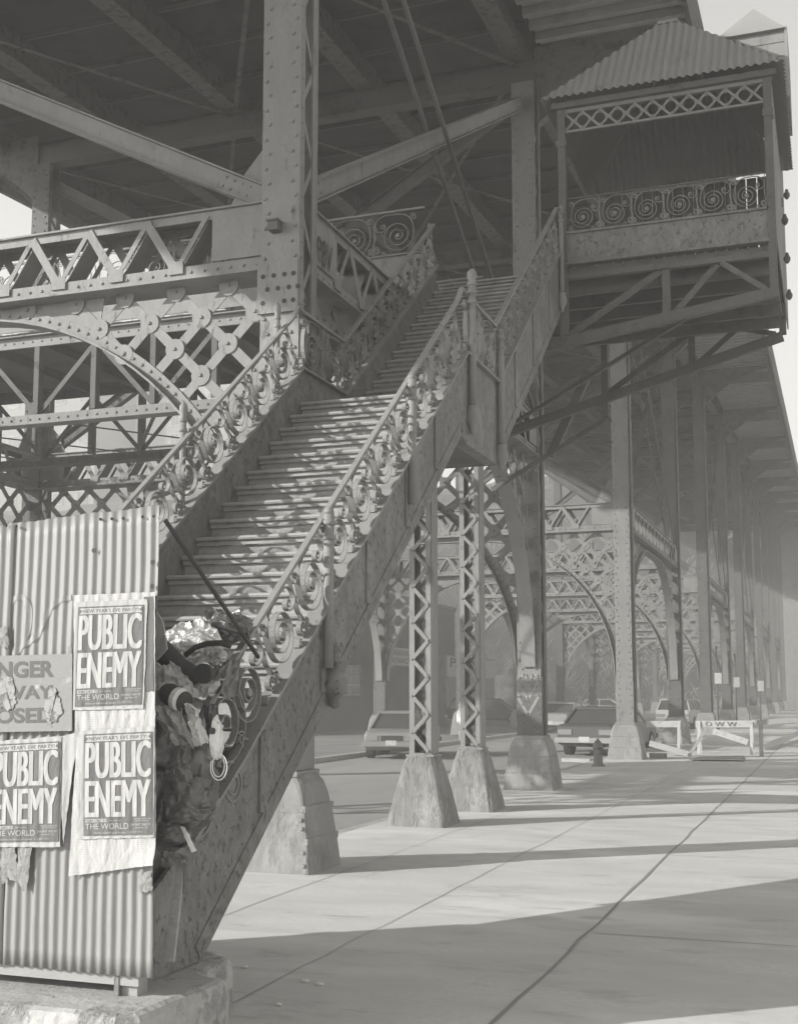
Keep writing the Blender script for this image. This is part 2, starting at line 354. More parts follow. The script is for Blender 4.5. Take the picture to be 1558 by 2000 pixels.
mb=MB();mb.bx(-.09,.02,-.34,-.228,6.40,6.49);mb.bx(-.10,.03,-.36,-.228,6.491,6.51);mb.build('lamp_bracket',M_steel2,t0)
# chevron graffiti on second column
mb=MB()
for pts in([(-.2,1.62),(-.02,1.32),(.18,1.66)],[(-.2,1.9),(-.02,1.6),(.18,1.92)],[(-.16,2.0),(-.08,2.05),(-.02,1.92)],[(.02,1.92),(.06,2.06),(.16,2.02)]):
    for a,b in zip(pts,pts[1:]): mb.bar((a[0],-.242,a[1]),(b[0],-.242,b[1]),.05,.004,(0,1,0))
mb.build('painted_chevrons',M_chalk,colsA[1])
mb=MB();mb.bx(-.23,.23,-.2405,-.228,.955,1.66);mb.build('dark_band',M_steel2,colsA[1])  # darker panel over the lower front of the shaft
# ------------------------------------------------------------------ tie girders with arched lattice spandrels
def girder(L,name,label,cat,group,loc,rz):
    t=thing(name,label,cat,loc,rz,group);h=L/2;zt,zb=6.78,6.05
    mb=MB();mb.bx(-h,h,-.22,.22,zt-.02,zt)
    for y in(-.17,.17):mb.bx(-h,h,y-.012,y+.012,zt-.11,zt-.021)
    mb.build('top_chord',M_steel,t)
    mb=MB();mb.bx(-h,h,-.24,.24,zb-.02,zb)
    for y in(-.17,.17):mb.bx(-h,h,y-.012,y+.012,zb+.001,zb+.14)
    x=-h+.1
    while x<h: mb.rivet((x,-.183,zb+.07),(0,-1,0),.02,.018);mb.rivet((x,.183,zb+.07),(0,1,0),.02,.018);x+=.155
    mb.build('bottom_chord',M_steel,t)
    for y,ph in((-.19,0),(.16,.33)):
        mb=MB();x=-h+.62+ph*.3;d=.365;i=0
        while x+d<h-.6:
            yy=y-.006*(i%2)
            a=(x,yy,zb+.10) if i%2==0 else (x,yy,zt-.06);b=(x+d,yy,zt-.06) if i%2==0 else (x+d,yy,zb+.10)
            if i%2: mb.bar(a,b,.095,.010,(0,1,0))
            else:
                mb.bar(a,b,.055,.010,(0,1,0))
                if y<0: mb.bar((a[0],0.02,a[2]),(b[0],0.02,b[2]),.012,.27,(0,1,0))
            if i%2==0: mb.bx(x-.09,x+.09,yy-.016,yy-.007,zb+.06,zb+.2)
            x+=d;i+=1
        mb.build('web_lattice',M_steel,t)
    for s in(-1,1):
        mb=MB();mb.bx(s*(h-.58),s*h,-.204,-.192,zb+.15,zt-.12);mb.bx(s*(h-.58),s*h,.192,.204,zb+.15,zt-.12)
        mb.prism([(s*(h-.05),zt+.005),(s*(h-.5),zt+.005),(s*(h-.30),zt+.42),(s*(h-.05),zt+.70)],'y',-.02,.0)
        mb.build('gusset_plate',M_steel,t)
    r=3.72;zc=5.90-r;n=22
    for s in(-1,1):
        xc=s*(h-.05-r)
        P=lambda a,rr:(xc+s*rr*math.sin(a),zc+rr*math.cos(a))
        mb=MB()
        pts=[P(pi/2*i/n,r) for i in range(n+1)];pts=[(0,pts[0][1])]+pts
        for a,b in zip(pts,pts[1:]):
            mb.bar((a[0],0,a[1]),(b[0],0,b[1]),.022,.26,(0,1,0))
        pts2=[P(pi/2*i/n,r+.075) for i in range(n+1)];pts2=[(0,pts2[0][1])]+pts2
        for a,b in zip(pts2,pts2[1:]): mb.bar((a[0],0,a[1]),(b[0],0,b[1]),.125,.05,(0,1,0))
        for i in range(0,2*n):
            p=P(pi/2*i/(2*n),r+.075);mb.rivet((p[0],-.026,p[1]),(0,-1,0),.022,.02)
        mb.build('arch_rib',M_steel,t)
        # spandrel lattice
        def inside(x,z):
            if z>zb-.02 or abs(x)>h-.02:return False
            dx=(x-xc)*s
            if dx<-.3:return False
            if dx<0: return z>5.98
            return z<zc or dx>r or math.hypot(dx,z-zc)>r+.05 if z>zc else dx>r
        mb=MB();pt=.63;hp=pt/2
        for fam in(1,-1):
            for q in range(-60,60):
                seg=None;c=q*pt
                N_=220
                for i in range(N_+1):
                    z=1.9+(zb-1.9)*i/N_
                    x=(c+fam*z)
                    ok=inside(x*1.0,z) and s*x>0
                    if ok and seg is None: seg=(x,z)
                    if (not ok or i==N_) and seg is not None:
                        if z-seg[1]>.12: mb.bar((seg[0],.008*fam,seg[1]),(x,.008*fam,z),.108,.012,(0,1,0))
                        seg=None
        for a in range(-80,80):
            for b in range(-10,40):
                if (a+b)%2: continue
                x,z=a*hp+0.0,b*hp
                # crossing points of x=c1+z and x=c2-z
                if inside(x,z) and s*x>0: mb.disc((x,-.022,z),.112,.014,'y',16);mb.rivet((x,-.028,z),(0,-1,0),.025,.025)
        o_=mb.build('spandrel_lattice',M_steel,t)
        mb=MB();pl=[P(pi/2*i/n,r+.14) for i in range(0,8)];pl=[(0,zb-.021),(0,pl[0][1])]+pl;e=pl[-1]
        pl+=[(e[0]-s*.02,e[1]+.1),(e[0]-s*.12,e[1]+.24),(e[0]-s*.08,zb-.021)] if e[1]+.24<zb-.02 else [(e[0]-s*.06,zb-.021)]
        mb.prism(pl,'y',-.006,.006);mb.build('crown_plate',M_steel,t)
    return t
LT=XA-XB-CW;LL=PB-CD
gT=girder(LT,'tie_girder','lattice girder with pale arched spandrel joining the near column beside the stair railing','girder','lattice girders spanning the road',(CENTER,YB,0),0)
for k in range(1,NB): dup(gT,(CENTER,YB+PB*k,0),None,f'lattice girder over the road, {ORD[k-1]} one back behind the stairs')
gL=girder(LL,'tie_girder','lattice girder running back along the sidewalk from the near column behind the stair landing','girder','lattice girders along the column rows',(XA,YB+PB/2,0),pi/2)
for k in range(2,NB-1,2): dup(gL,(XA,YB+PB*(k+.5),0),pi/2,f'lattice girder along the sidewalk between the {ORD[k]} and {ORD[k+1]} columns of the right row')
for k in range(0,NB-1,2): dup(gL,(XB,YB+PB*(k+.5),0),pi/2,f'lattice girder along the far row across the road, {ORD[k]} bay back')
# diagonal brace struts above the girders
def strut(a,b,label,w=.20,m=M_steel,group='diagonal brace struts under the deck',twin=False):
    a=Vector(a);b=Vector(b);c=(a+b)/2;t=tag(None or bpy.data.objects.new('brace_strut',None),label,'brace',group);COL.objects.link(t);t.location=c
    d=(b-a).normalized();side=Vector((0,0,1)).cross(d).normalized()
    mb=MB(c)
    if twin:
        for s in(-1,1): mb.bar(a+side*s*.13,b+side*s*.13,.07,.05,side)
    else:
        mb.bar(a,b,w,.02,side)
        up=d.cross(side)
        if up.z<0:up=-up
        mb.bar(a+up*(w/2+.011),b+up*(w/2+.011),.015,.16,side);mb.bar(a-up*(w/2+.011),b-up*(w/2+.011),.015,.16,side)
    for p,q in((a,1),(b,-1)):
        for i in range(4):
            for j in(-1,1): mb.rivet(p+d*q*(.25+i*.11)+d.cross(side)*j*.05+side*.011,side,.02,.02);mb.rivet(p+d*q*(.25+i*.11)+d.cross(side)*j*.05-side*.011,-side,.02,.02)
    mb.build('strut_bar',m,t)
    return t
for k in range(0,7):
    Y=YB+PB*k;zl=6.88
    n=ORD[k]
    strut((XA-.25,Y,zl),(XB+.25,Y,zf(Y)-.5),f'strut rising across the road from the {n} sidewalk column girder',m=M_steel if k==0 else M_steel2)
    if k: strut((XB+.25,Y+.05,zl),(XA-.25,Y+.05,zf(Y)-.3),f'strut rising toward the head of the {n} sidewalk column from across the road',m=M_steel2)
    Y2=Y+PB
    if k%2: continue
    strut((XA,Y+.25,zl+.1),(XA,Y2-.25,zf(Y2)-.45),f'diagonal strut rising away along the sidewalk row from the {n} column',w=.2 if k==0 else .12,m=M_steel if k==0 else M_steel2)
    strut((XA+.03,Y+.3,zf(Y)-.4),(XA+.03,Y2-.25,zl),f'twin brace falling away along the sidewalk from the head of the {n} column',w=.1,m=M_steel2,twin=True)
# ================================================================== STAIRWAY
XR,XL=-3.215,-4.92; SL=.784; AN=math.atan(SL)
rail=lambda y:1.933+SL*(y-6.315)
Y1,Y2,Y3=10.88,12.24,15.46; ZL,ZP=4.57,7.26; ZLR=5.53
rail2=lambda y:ZLR+SL*(y-12.06)
RO=((XR+XL)/2,5.4,.3)
stair=thing('iron_staircase','ornate iron staircase climbing two flights from the corrugated fence to the roofed platform','staircase',RO)
# stringers: outline in (y,z)
top1=lambda y:rail(y)-.61
low1=lambda y:.30+.781*(y-5.87)
top2=lambda y:rail2(y)-.61
low2=lambda y:4.07+.781*(y-12.05)
outl=[(5.12,.30),(5.87,.30),(10.78,low1(10.78)),(10.95,4.07),(12.05,4.07),(15.35,low2(15.35)),(15.35,7.45)]+[(12.06,top2(12.06)),(10.88,ZLR-.61),(10.84,top1(10.84)),(6.3,top1(6.3)),(5.75,.92),(5.4,.72),(5.12,.66)]
for x,s in((XR,1),(XL,-1)):
    mb=MB(RO);mb.prism(outl,'x',x-.012,x+.012);st_=mb.build('stringer',M_peel,stair)
    mb=MB(RO)
    seq=[(5.87,.30),(10.78,low1(10.78)),(10.95,4.07),(12.05,4.07),(15.35,low2(15.35))]
    for a,b in zip(seq,seq[1:]): mb.bar((x-s*.045,a[0],a[1]-.011),(x-s*.045,b[0],b[1]-.011),.02,.13,(1,0,0))
    for a,b in zip(seq,seq[1:]): mb.bar((x+s*.0165,a[0],a[1]+.048),(x+s*.0165,b[0],b[1]+.048),.10,.008,(1,0,0))
    mb.build('bottom_flange',M_peel,stair)
    mb=MB(RO)
    seq=[(5.75,.93),(6.3,top1(6.3)),(10.84,top1(10.84)),(10.9,ZLR-.61),(12.06,ZLR-.61),(15.35,top2(15.35))]
    for a,b in zip(seq,seq[1:]): mb.bar((x,a[0],a[1]+.013),(x,b[0],b[1]+.013),.022,.12,(1,0,0))
    mb.build('top_rail',M_scroll,stair)
    for y in(7.52,9.22,6.62,8.35,10.0):
        mb=MB(RO);a,b=low1(y)+.12,top1(y)-.03;mb.bx(x+s*.013,x+s*.028,y-.05,y+.05,a,b);mb.build('stiffener',M_peel,stair)
    for y in(12.9,13.8,14.7): mb=MB(RO);mb.bx(x+s*.013,x+s*.028,y-.05,y+.05,low2(y)+.12,top2(y)-.03);mb.build('stiffener',M_peel,stair)
# handrails
for x in(XR,XL):
    mb=MB(RO);seq=[(6.05,rail(6.05)),(10.72,rail(10.72)),(10.86,ZLR+.02),(11.0,ZLR)]
    for a,b in zip(seq,seq[1:]): mb.bar((x,a[0],a[1]),(x,b[0],b[1]),.024,.042,(1,0,0))
    mb.tube([(x,6.1,rail(6.1)),(x,5.95,rail(5.95)-.03),(x,5.86,1.50),(x,5.9,1.40),(x,5.98,1.42)],.028,8)
    seq=[(11.0,ZLR),(12.06,ZLR),(15.30,rail2(15.30))]
    for a,b in zip(seq,seq[1:]): mb.bar((x,a[0],a[1]),(x,b[0],b[1]),.03,.05,(1,0,0))
    mb.build('handrail',M_scroll,stair,smooth=False)
# steps
def step(w,m,nd):
    mb=MB();mb.bx(-w/2,w/2,0,.285,-.022,0)
    mb.tube([(-w/2,0,-.012),(w/2,0,-.012)],.02,8)
    mb.bx(-w/2,w/2,.012,.028,-.065,-.03)
    mb.bx(-w/2,w/2,.045,.057,-.178,-.066)
    return mb.build('step',m,stair)
M_step=mat('worn_step_iron',.33,.11,3.,.52,.2,.55,0,.15,stretch=(.6,1,1),fine=.12)
W=XR-XL-.05;xm=(XR+XL)/2
p0=step(W,M_step,0);first=True
n1=24
for i in range(n1):
    z=.30+(ZL-.30)*(i+1)/n1;y=5.43+(Y1-5.43)*(i+1)/n1
    if y<5.4: continue
    L=(0,y-RO[1],z-RO[2])
    if first:p0.location=L;first=False
    else: inst(p0,stair,L)
n2=15
for i in range(n2):
    z=ZL+(ZP-ZL)*(i+1)/n2;y=Y2-.02+(Y3-Y2)*(i)/(n2-1);inst(p0,stair,(0,y-RO[1],z-RO[2]))
mb=MB(RO);mb.bx(XL+.03,XR-.03,Y1+.28,Y2+.06,ZL-.06,ZL-.003);mb.build('landing',M_step,stair)
mb=MB(RO);mb.bx(XL+.03,XR-.03,Y1+.2,Y2,4.08,4.10);mb.build('landing_soffit',M_dark,stair)
# scroll panels (wrought iron straps)
def spiral(cx,cz,r0,r1,a0,turns,n,sg=1):
    return [(cx+(r0+(r1-r0)*i/n)*math.cos(a0+sg*2*pi*turns*i/n),cz+(r0+(r1-r0)*i/n)*math.sin(a0+sg*2*pi*turns*i/n)) for i in range(n+1)]
def bez(p,n=14):
    o=[]
    for i in range(n+1):
        t=i/n;o.append(tuple((1-t)**3*p[0][k]+3*(1-t)**2*t*p[1][k]+3*(1-t)*t*t*p[2][k]+t**3*p[3][k] for k in(0,1)))
    return o
def scroll_unit(L,H,w,t,m,parent,name='scroll_panel'):
    mb=MB();r=min(.40*H,.37*L);cx,cz=L*.46,r+.035
    big=spiral(cx,cz,r,.022,pi,2.6,54,1)          # from left side inward, going down (ccw)
    sweep=bez([(cx-r,cz),(cx-r,cz+r*1.0),(L*.22,H*1.0),(L*.60,H*.97)],14)
    sm=spiral(L*.80,H*.76,H*.20,.016,pi*.75,1.8,30,-1)
    mb.ribbon(sweep[::-1]+big[1:],w,t); 
    mb.ribbon([(L*.60,H*.97)]+bez([(L*.60,H*.97),(L*.78,H*1.0),(L*.99,H*.92),(L*.98,H*.70)],10)+bez([(L*.98,H*.70),(L*.98,H*.55),(L*.76,H*.52),(L*.74,H*.68)],8)+spiral(L*.80,H*.70,.06*L,.012,pi,1.2,16,-1),w*.8,t)
    mb.ribbon([(L*1.0,H*.55)]+bez([(L*1.0,H*.62),(L*.92,H*.45),(L*1.04,H*.30),(L*1.06,H*.16)],10)+spiral(L*.96,H*.15,L*.10,.014,0,2.0,30,-1),w*.8,t)
    mb.disc((0,cx,cz),.026,w*1.2,'x',10)
    mb.ribbon(spiral(L*.10,H*.86,L*.085,.012,-pi*.4,1.6,20,1),w*.8,t);mb.ribbon(spiral(L*.07,H*.13,L*.075,.012,pi*.6,1.6,20,-1),w*.8,t);mb.ribbon([(L*1.0,0),(L*1.0,H)],w*.6,t)
    # knobs / leaves
    mb.ribbon([(L*.72,H*.02),(L*.78,H*.10),(L*.84,H*.05)],w,t*1.5);mb.ribbon([(L*.03,H*.03),(L*.08,H*.12),(L*.16,H*.02)],w,t*1.5)
    return mb.build(name,m,parent)
H_=.61*math.cos(AN)-.03
nu=10;ys,ye=6.35,10.86;Lu=(ye-ys)/math.cos(AN)/nu
u0=scroll_unit(Lu,H_,.042,.008,M_scroll,stair)
rot=(AN,0,0)
def place(y,z,x,first=[True]):
    L=(x-RO[0],y-RO[1],z-RO[2])
    if first[0]: u0.location=L;u0.rotation_euler=rot;first[0]=False
    else: inst(u0,stair,L,rot)
for x in(XR,XL):
    for i in range(nu):
        y=ys+(ye-ys)*i/nu;place(y,top1(y)+.025,x)
    for i in range(8):
        y=12.12+i*(3.2/8);place(y,top2(y)+.025,x)
ul=scroll_unit(.56,.56,.042,.008,M_scroll,stair);ul.location=(XR-RO[0],10.92-RO[1],ZLR-.59-RO[2]);inst(ul,stair,(XR-RO[0],11.48-RO[1],ZLR-.59-RO[2]))
for y in(10.92,11.48): inst(ul,stair,(XL-RO[0],y-RO[1],ZLR-.59-RO[2]))
# volute at the foot of each railing
for x in(XR,XL):
    mb=MB(RO)
    for cx,cz,r_,sg in((6.16,1.52,.25,-1),(5.86,1.12,.22,1),(6.25,1.20,.12,1)):
        mb.ribbon(spiral(cx,cz,r_,.03,pi*.5,2.3,46,sg),.042,.009,x)
    mb.build('volute',M_scroll,stair)
# posts
def post(x,y,z0,z1,top=True,pend=True,r=.042,m=M_scroll):
    mb=MB(RO);mb.tube([(x,y,z0),(x,y,z1)],r,12)
    for z in(z1-.06,z1-.16): mb.lathe((x,y,z),[(r,-.02),(r*1.35,-.012),(r*1.35,.012),(r,.02)],12)
    if top: mb.lathe((x,y,z1),[(r,0),(r*1.4,.02),(r*.9,.05),(r*1.35,.09),(r*1.25,.14),(r*.5,.17),(0,.18)],12)
    else: mb.lathe((x,y,z1),[(r,0),(r*.9,.03),(0,.05)],12)
    if pend: mb.lathe((x,y,z0),[(r*.3,-.26),(r*.9,-.24),(r*.9,-.2),(r*1.9,-.15),(r*2,-.08),(r*1.5,-.03),(r*1.7,0),(r,.02)],14)
    mb.build('newel_post',m,stair,smooth=True)
for x,s in((XR,1),(XL,-1)):
    xo=x+s*.055
    for y_ in((7.51,9.24) if s>0 else (8.72,10.5)): post(xo,y_,rail(y_)-1.0,rail(y_)+(.03 if s>0 else .10),s<0,False,.036 if s>0 else .027)
    post(xo,7.62,1.86,1.98,False,True,.045,M_peel)
    post(xo,11.03,4.42,5.62,True,True,.036);post(xo,12.10,4.25,5.46,False,True,.036)
    post(xo,15.30,6.9,8.05,False,True,.03)
mb=MB(RO)
for y,z in((5.86,.3),):
    for x in(XL,): mb.bx(x-.03,x+.03,5.8,5.9,.3,1.6)
mb.build('foot_post',M_scroll,stair)
# dark rod leaning across the foot of the flight
r=thing('leaning_rod','thin rusty rod slanting across the foot of the stairs above the rubbish','rod',(-3.4,5.9,1.6))
mb=MB(r.location);a,b=onY(322,1015,5.45),onY(505,1285,6.02);mb.bar(a,b,.017,.02,(0,1,0));mb.build('rod_bar',M_black,r)
# ================================================================== lattice posts under the platform
def lattice_post(X,Y,H,label,ph):
    t=thing('lattice_post',label,'lattice post',(X,Y,0),0,'lattice posts under the stair platform')
    mb=MB();secs=[];rd=random.Random(ph)
    for z,a,b,r_ in((-.15,.80,.74,.05),(0.02,.78,.72,.05),(.12,.76,.69,.06),(.45,.62,.58,.07),(.72,.50,.47,.09),(.86,.42,.40,.12),(.93,.32,.30,.12)):
        q=[]
        for cx,cy,a0 in((1,1,0),(-1,1,90),(-1,-1,180),(1,-1,270)):
            for tt in(0,30,60,90): 
                k=1+rd.uniform(-.02,.02);q.append(((cx*(a/2-r_)+r_*math.cos(R(a0+tt)))*k,(cy*(b/2-r_)+r_*math.sin(R(a0+tt)))*k,z))
        secs.append(q)
    mb.loft(secs);mb.build('pedestal',M_stone2,t)
    w,d=.30,.26;mb=MB()
    for sx in(-1,1):
        for sy in(-1,1):
            x,y=sx*w/2,sy*d/2
            mb.bx(x-sx*.07,x,y-.006*sy,y+.006*sy,.88,H);mb.bx(x-.006,x+.006,y-sy*.008,y-sy*.08,.88,H)
    for sx in(1,): mb.bx(w/2+.0065,w/2+.013,-d/2+.002,d/2-.002,.88,H)
    mb.bx(-w/2-.04,w/2+.04,-d/2-.04,d/2+.04,.88,.91)
    mb.build('corner_angles',M_steel,t)
    for sy in(-1,1):
        mb=MB();z=.95;i=0
        while z+.24<H:
            a,b=(-w/2+.04,w/2-.04)if i%2 else(w/2-.04,-w/2+.04);y=sy*(d/2+.013+.004*(i%2))
            mb.bar((a,y,z),(b,y,z+.24),.05,.008,(0,1,0));mb.rivet((a,y+sy*.004,z),(0,sy,0),.018,.016)
            z+=.24;i+=1
        mb.build('lacing_bars',M_steel,t)
    return t
lattice_post(-5.13,15.45,7.0,'near lattice post of zigzag flat bars on a scrawled stone block',1)
lattice_post(-5.08,17.62,7.0,'farther lattice post of zigzag flat bars with rubbish stuffed in its foot',2)
# ================================================================== PLATFORM, WALKWAY AND PAVILION
YF,YE=15.45,18.45;PX0,PX1=-3.16,-.52
wk=thing('elevated_walkway','iron walkway across the road at platform height with scroll railing and strut truss','walkway',(-11,YF,0));O=wk.location
mb=MB(O);mb.bx(-20,-3.3,YF+.05,YE,7.20,7.28);mb.build('floor_plate',M_dark,wk)
for y in(YF,YE):
    mb=MB(O);mb.bx(-20,XL-.06,y-.012,y+.012,7.29,7.74);mb.bx(-20,XL-.06,y-.06,y+.06,7.741,7.76);mb.build('kick_plate',M_steel,wk)
    mb=MB(O);mb.bx(-20,-5.0,y-.02,y+.02,7.02,7.18);mb.bx(-20,-5.0,y-.10,y+.10,7.181,7.198);mb.bx(-20,-5.0,y-.02,y+.02,5.80,5.95);mb.bx(-20,-5.0,y-.12,y+.12,5.78,5.799)
    x=-19.8
    while x<-5.1: mb.rivet((x,y-.021,5.875),(0,-1,0),.022,.02);mb.rivet((x,y-.021,7.10),(0,-1,0),.018,.016);x+=.17
    mb.build('truss_chords',M_steel if y==YF else M_steel2,wk)
    mb=MB(O);i=0;x=-5.25
    while x>-19.5:
        mb.bx(x-.045,x+.045,y-.035,y-.0215,5.96,7.01);mb.bx(x+.033,x+.045,y-.02,y+.09,5.96,7.01);
        mb.bar((x,y+.03,7.02)if i%2 else(x,y+.03,5.95),(x-1.02,y+.03,5.95)if i%2 else(x-1.02,y+.03,7.02),.075,.012,(0,1,0));x-=1.02;i+=1
    mb.build('truss_web',M_steel2,wk)
mb=MB(O);x=-5.25
while x>-19.5: mb.bx(x-.05,x+.05,YF+.06,YE-.06,7.05,7.19);x-=1.02
mb.build('floor_joists',M_dark,wk)
mb=MB(O);i=0;x=-5.25
while x>-19.5: mb.bar((x,YF+.1,5.87),(x-2.04,YE-.1,5.87),.06,.012,(0,0,1));mb.bar((x-2.04,YF+.1,5.885),(x,YE-.1,5.885),.06,.012,(0,0,1));x-=2.04
mb.build('wind_bracing',M_dark2,wk)
Lw=.64
uw=scroll_unit(Lw,.60,.018,.010,M_scroll,wk,'railing_scroll')
cnt=0
for y in(YF,YE):
    for i in range(22):
        x=-5.2-Lw*i;L=(x-O.x,y-O.y,7.77)
        if cnt==0: uw.location=L;uw.rotation_euler=(0,0,pi/2);cnt=1
        else: inst(uw,wk,L,(0,0,pi/2))
    mb=MB(O);mb.bx(-20,-5.1,y-.02,y+.02,8.38,8.41);mb.build('railing_bar',M_scroll,wk)
pv=thing('roofed_pavilion','iron stair pavilion with corrugated hipped roof and scroll railing at the head of the stairs','pavilion',((PX0+PX1)/2,YF,0));O=pv.location
mb=MB(O);mb.bx(-3.9,PX1,YF+.03,YE,7.20,7.28);mb.build('floor_plate',M_dark,pv)
for y in(YF,YE):
    mb=MB(O);mb.bx(PX0+.03,PX1-.03,y-.015,y+.015,7.34,7.74);mb.bx(PX0+.03,PX1-.03,y-.05,y+.05,7.741,7.77);mb.bx(PX0+.03,PX1-.03,y-.07,y+.05,7.315,7.339);mb.build('fascia_beam',M_peel,pv)
mb=MB(O);mb.bx(PX1-.015,PX1+.015,YF+.05,YE+1.2,7.46,7.9);mb.build('side_beam',M_peel,pv)
M_siding=mat('weathered_siding',.26,.14,3.,.5,.2,.85,0,.2,stretch=(1,1,.3))
for (x,y) in((PX0,YF),(PX1,YF),(PX0,YE),(PX1,YE)):
    mb=MB(O);mb.bx(x-.05,x+.05,y-.05,y+.05,(6.2 if y==YF else 5.95) if x==PX0 else (6.6 if y==YF else 6.98),9.52);mb.bx(x-.065,x+.065,y-.065,y+.065,8.95,9.05);mb.build('post',M_steel2,pv)
# side wall toward the street and back wall of planks
mb=MB(O);mb.bx(PX1+.03,PX1+.05,YF+.2,YE+.2,7.45,9.54);mb.build('side_wall',M_siding,pv)
mb=MB(O);mb.bx(PX1+.03,PX1+.05,YE+.21,YE+1.4,7.45,10.5);mb.build('side_wall',M_siding,pv)
mb=MB(O)
for y,z in((YF+2.4,8.5),(YF+2.9,8.1),(YF+3.4,7.7),(YF+4.2,9.6)): mb.lathe((PX1+.10,y,z),[(.02,-.08),(.045,-.04),(.05,0),(.03,.04),(.02,.08)],10)
mb.build('knob',M_steel2,pv)
mb=MB(O)
for i in range(17): 
    x=PX0+.1+i*.155;mb.bx(x-.07,x+.07,YE-.10,YE-.08,7.3,9.4)
mb.build('back_wall',M_planks,pv)
up=scroll_unit((PX1-PX0-.12)/4,.40,.025,.009,M_scroll,pv,'railing_scroll')
# six large coils along the front
pv_n=6;Lp=(PX1-PX0-.14)/pv_n
bpy.data.objects.remove(up)
up=scroll_unit(Lp,.44,.020,.009,M_steel,pv,'railing_scroll')
for i in range(pv_n):
    L=(PX0+.07+Lp*i-O.x,0,7.775);R_=(0,0,-pi/2)
    if i==0: up.location=(PX0+.07+Lp-O.x-Lp,0,7.775);up.rotation_euler=(0,0,pi/2);up.scale=(1,-1,1)
    else: inst(up,pv,L,(0,0,pi/2),(1,-1,1))
mb=MB(O);mb.bx(PX0+.05,PX1-.05,YF-.01,YF+.01,8.225,8.24);mb.build('railing_bar',M_steel2,pv)
# frieze of circles and crosses
mb=MB(O);z0,z1=9.18,9.42
mb.bx(PX0+.05,PX1-.05,YF-.02,YF+.02,z0-.03,z0);mb.bx(PX0-.06,PX1+.06,YF-.03,YF+.03,z1,z1+.05);n=11;dx=(PX1-PX0-.1)/n
for i in range(n):
    xa=PX0+.05+dx*i;xb=xa+dx;mb.bar((xa,YF,z0),(xb,YF,z1),.03,.012,(0,1,0));mb.bar((xa,YF-.013,z1),(xb,YF-.013,z0),.03,.012,(0,1,0))
    pts=[(xa+.085*math.cos(a*pi/8)*1.0,YF+.005,(z0+z1)/2+.085*math.sin(a*pi/8)) for a in range(17)]
    mb.tube(pts,.014,5,False)
mb.build('frieze',M_steel,pv)
mb=MB(O);mb.bx(PX0-.12,PX1+.12,YF-.10,YF-.02,z1+.05,z1+.13);mb.build('eave_beam',M_steel2,pv)
# hipped corrugated roof
ex0,ex1,ey0,ey1,ez=PX0-.24,PX1+.22,YF-.22,YE+.2,9.57
cx=(ex0+ex1)/2;apz=11.05;ry0,ry1=ey0+1.25,ey1-1.25
mb=MB(O)
def corr(p0,p1,a0,a1,nrm):
    # p0-p1 eave, a0-a1 top edge; corrugations run up the slope
    p0,p1,a0,a1,nrm=map(Vector,(p0,p1,a0,a1,nrm));n=132
    e=[p0.lerp(p1,i/n) for i in range(n+1)];d=(p1-p0).normalized();vs=[]
    for q in e:
        s=(q-p0).dot(d);sa=(a0-p0).dot(d);sb=(a1-p0).dot(d);L=(p1-p0).length
        f=1.0 if sa<=s<=sb else (s/sa if s<sa and sa>0 else (L-s)/(L-sb) if L-sb>0 else 1)
        base=(a0-p0)-d*sa
        off=nrm*.016*math.sin(2*pi*s/.105)
        vs+=[q+off,q+base*max(f,.001)+off]
    mb.add(vs,[(2*i,2*i+2,2*i+3,2*i+1) for i in range(n)])
corr((ex0,ey0,ez),(ex1,ey0,ez),(cx-.12,ry0,apz),(cx+.12,ry0,apz),(0,-.7,.7))
corr((ex1,ey0,ez),(ex1,ey1,ez),(cx+.12,ry0,apz),(cx+.12,ry1,apz),(.7,0,.7))
corr((ex1,ey1,ez),(ex0,ey1,ez),(cx+.12,ry1,apz),(cx-.12,ry1,apz),(0,.7,.7))
corr((ex0,ey1,ez),(ex0,ey0,ez),(cx-.12,ry1,apz),(cx-.12,ry0,apz),(-.7,0,.7))
mb.bx(cx-.14,cx+.14,ry0-.03,ry1+.03,apz-.02,apz+.025)
mb.build('roof',M_roofc,pv)
# cantilever trusses beneath
for y,zl,zr in((YF-.0,6.22,6.66),(YE,5.75,6.95)):
    mb=MB(O);xl=-3.6 if y==YF else -4.9
    mb.bar((xl,y,zl),(PX1-.005,y,zr),.14,.085,(0,1,0));mb.bx(xl,PX1-.006,y-.043,y+.043,7.12,7.195)
    xs=[xl+.2,-1.85,-1.15,PX1-.1];zz=lambda x:zl+(zr-zl)*(x-xl)/(PX1-xl)
    mb.bar((-3.2,y+.03,zz(-3.2)+.05),(-1.9,y+.03,7.12),.09,.02,(0,1,0));mb.bx(-1.89,-1.79,y-.02,y+.02,zz(-1.84)+.07,7.118);mb.bar((-1.75,y+.03,zz(-1.75)+.05),(-1.2,y+.03,7.12),.08,.02,(0,1,0));mb.bar((-1.15,y-.03,7.12),(-.62,y-.03,zz(-.6)+.06),.07,.02,(0,1,0))
    mb.build('cantilever_truss',M_steel2,pv)
for a,b,w_,t_ in(((-1.6,YF,6.45),(-4.9,YE,5.8),.05,.05),(tuple(onY(1074,892,21.45)),tuple(onY(1150,725,21.2)),.15,.12),((PX0,YE,5.9),(XA+.2,YE,4.9),.07,.05)): mb=MB(O);mb.bar(a,b,w_,t_,(0,1,.01));mb.build('cantilever_brace',M_steel2,pv)
for i in range(5):
    mb=MB(O);y=YF+.3+i*.6;mb.bx(-5.0,PX1-.02,y-.03,y+.03,7.0,7.19);mb.build('floor_joist',M_dark,pv)
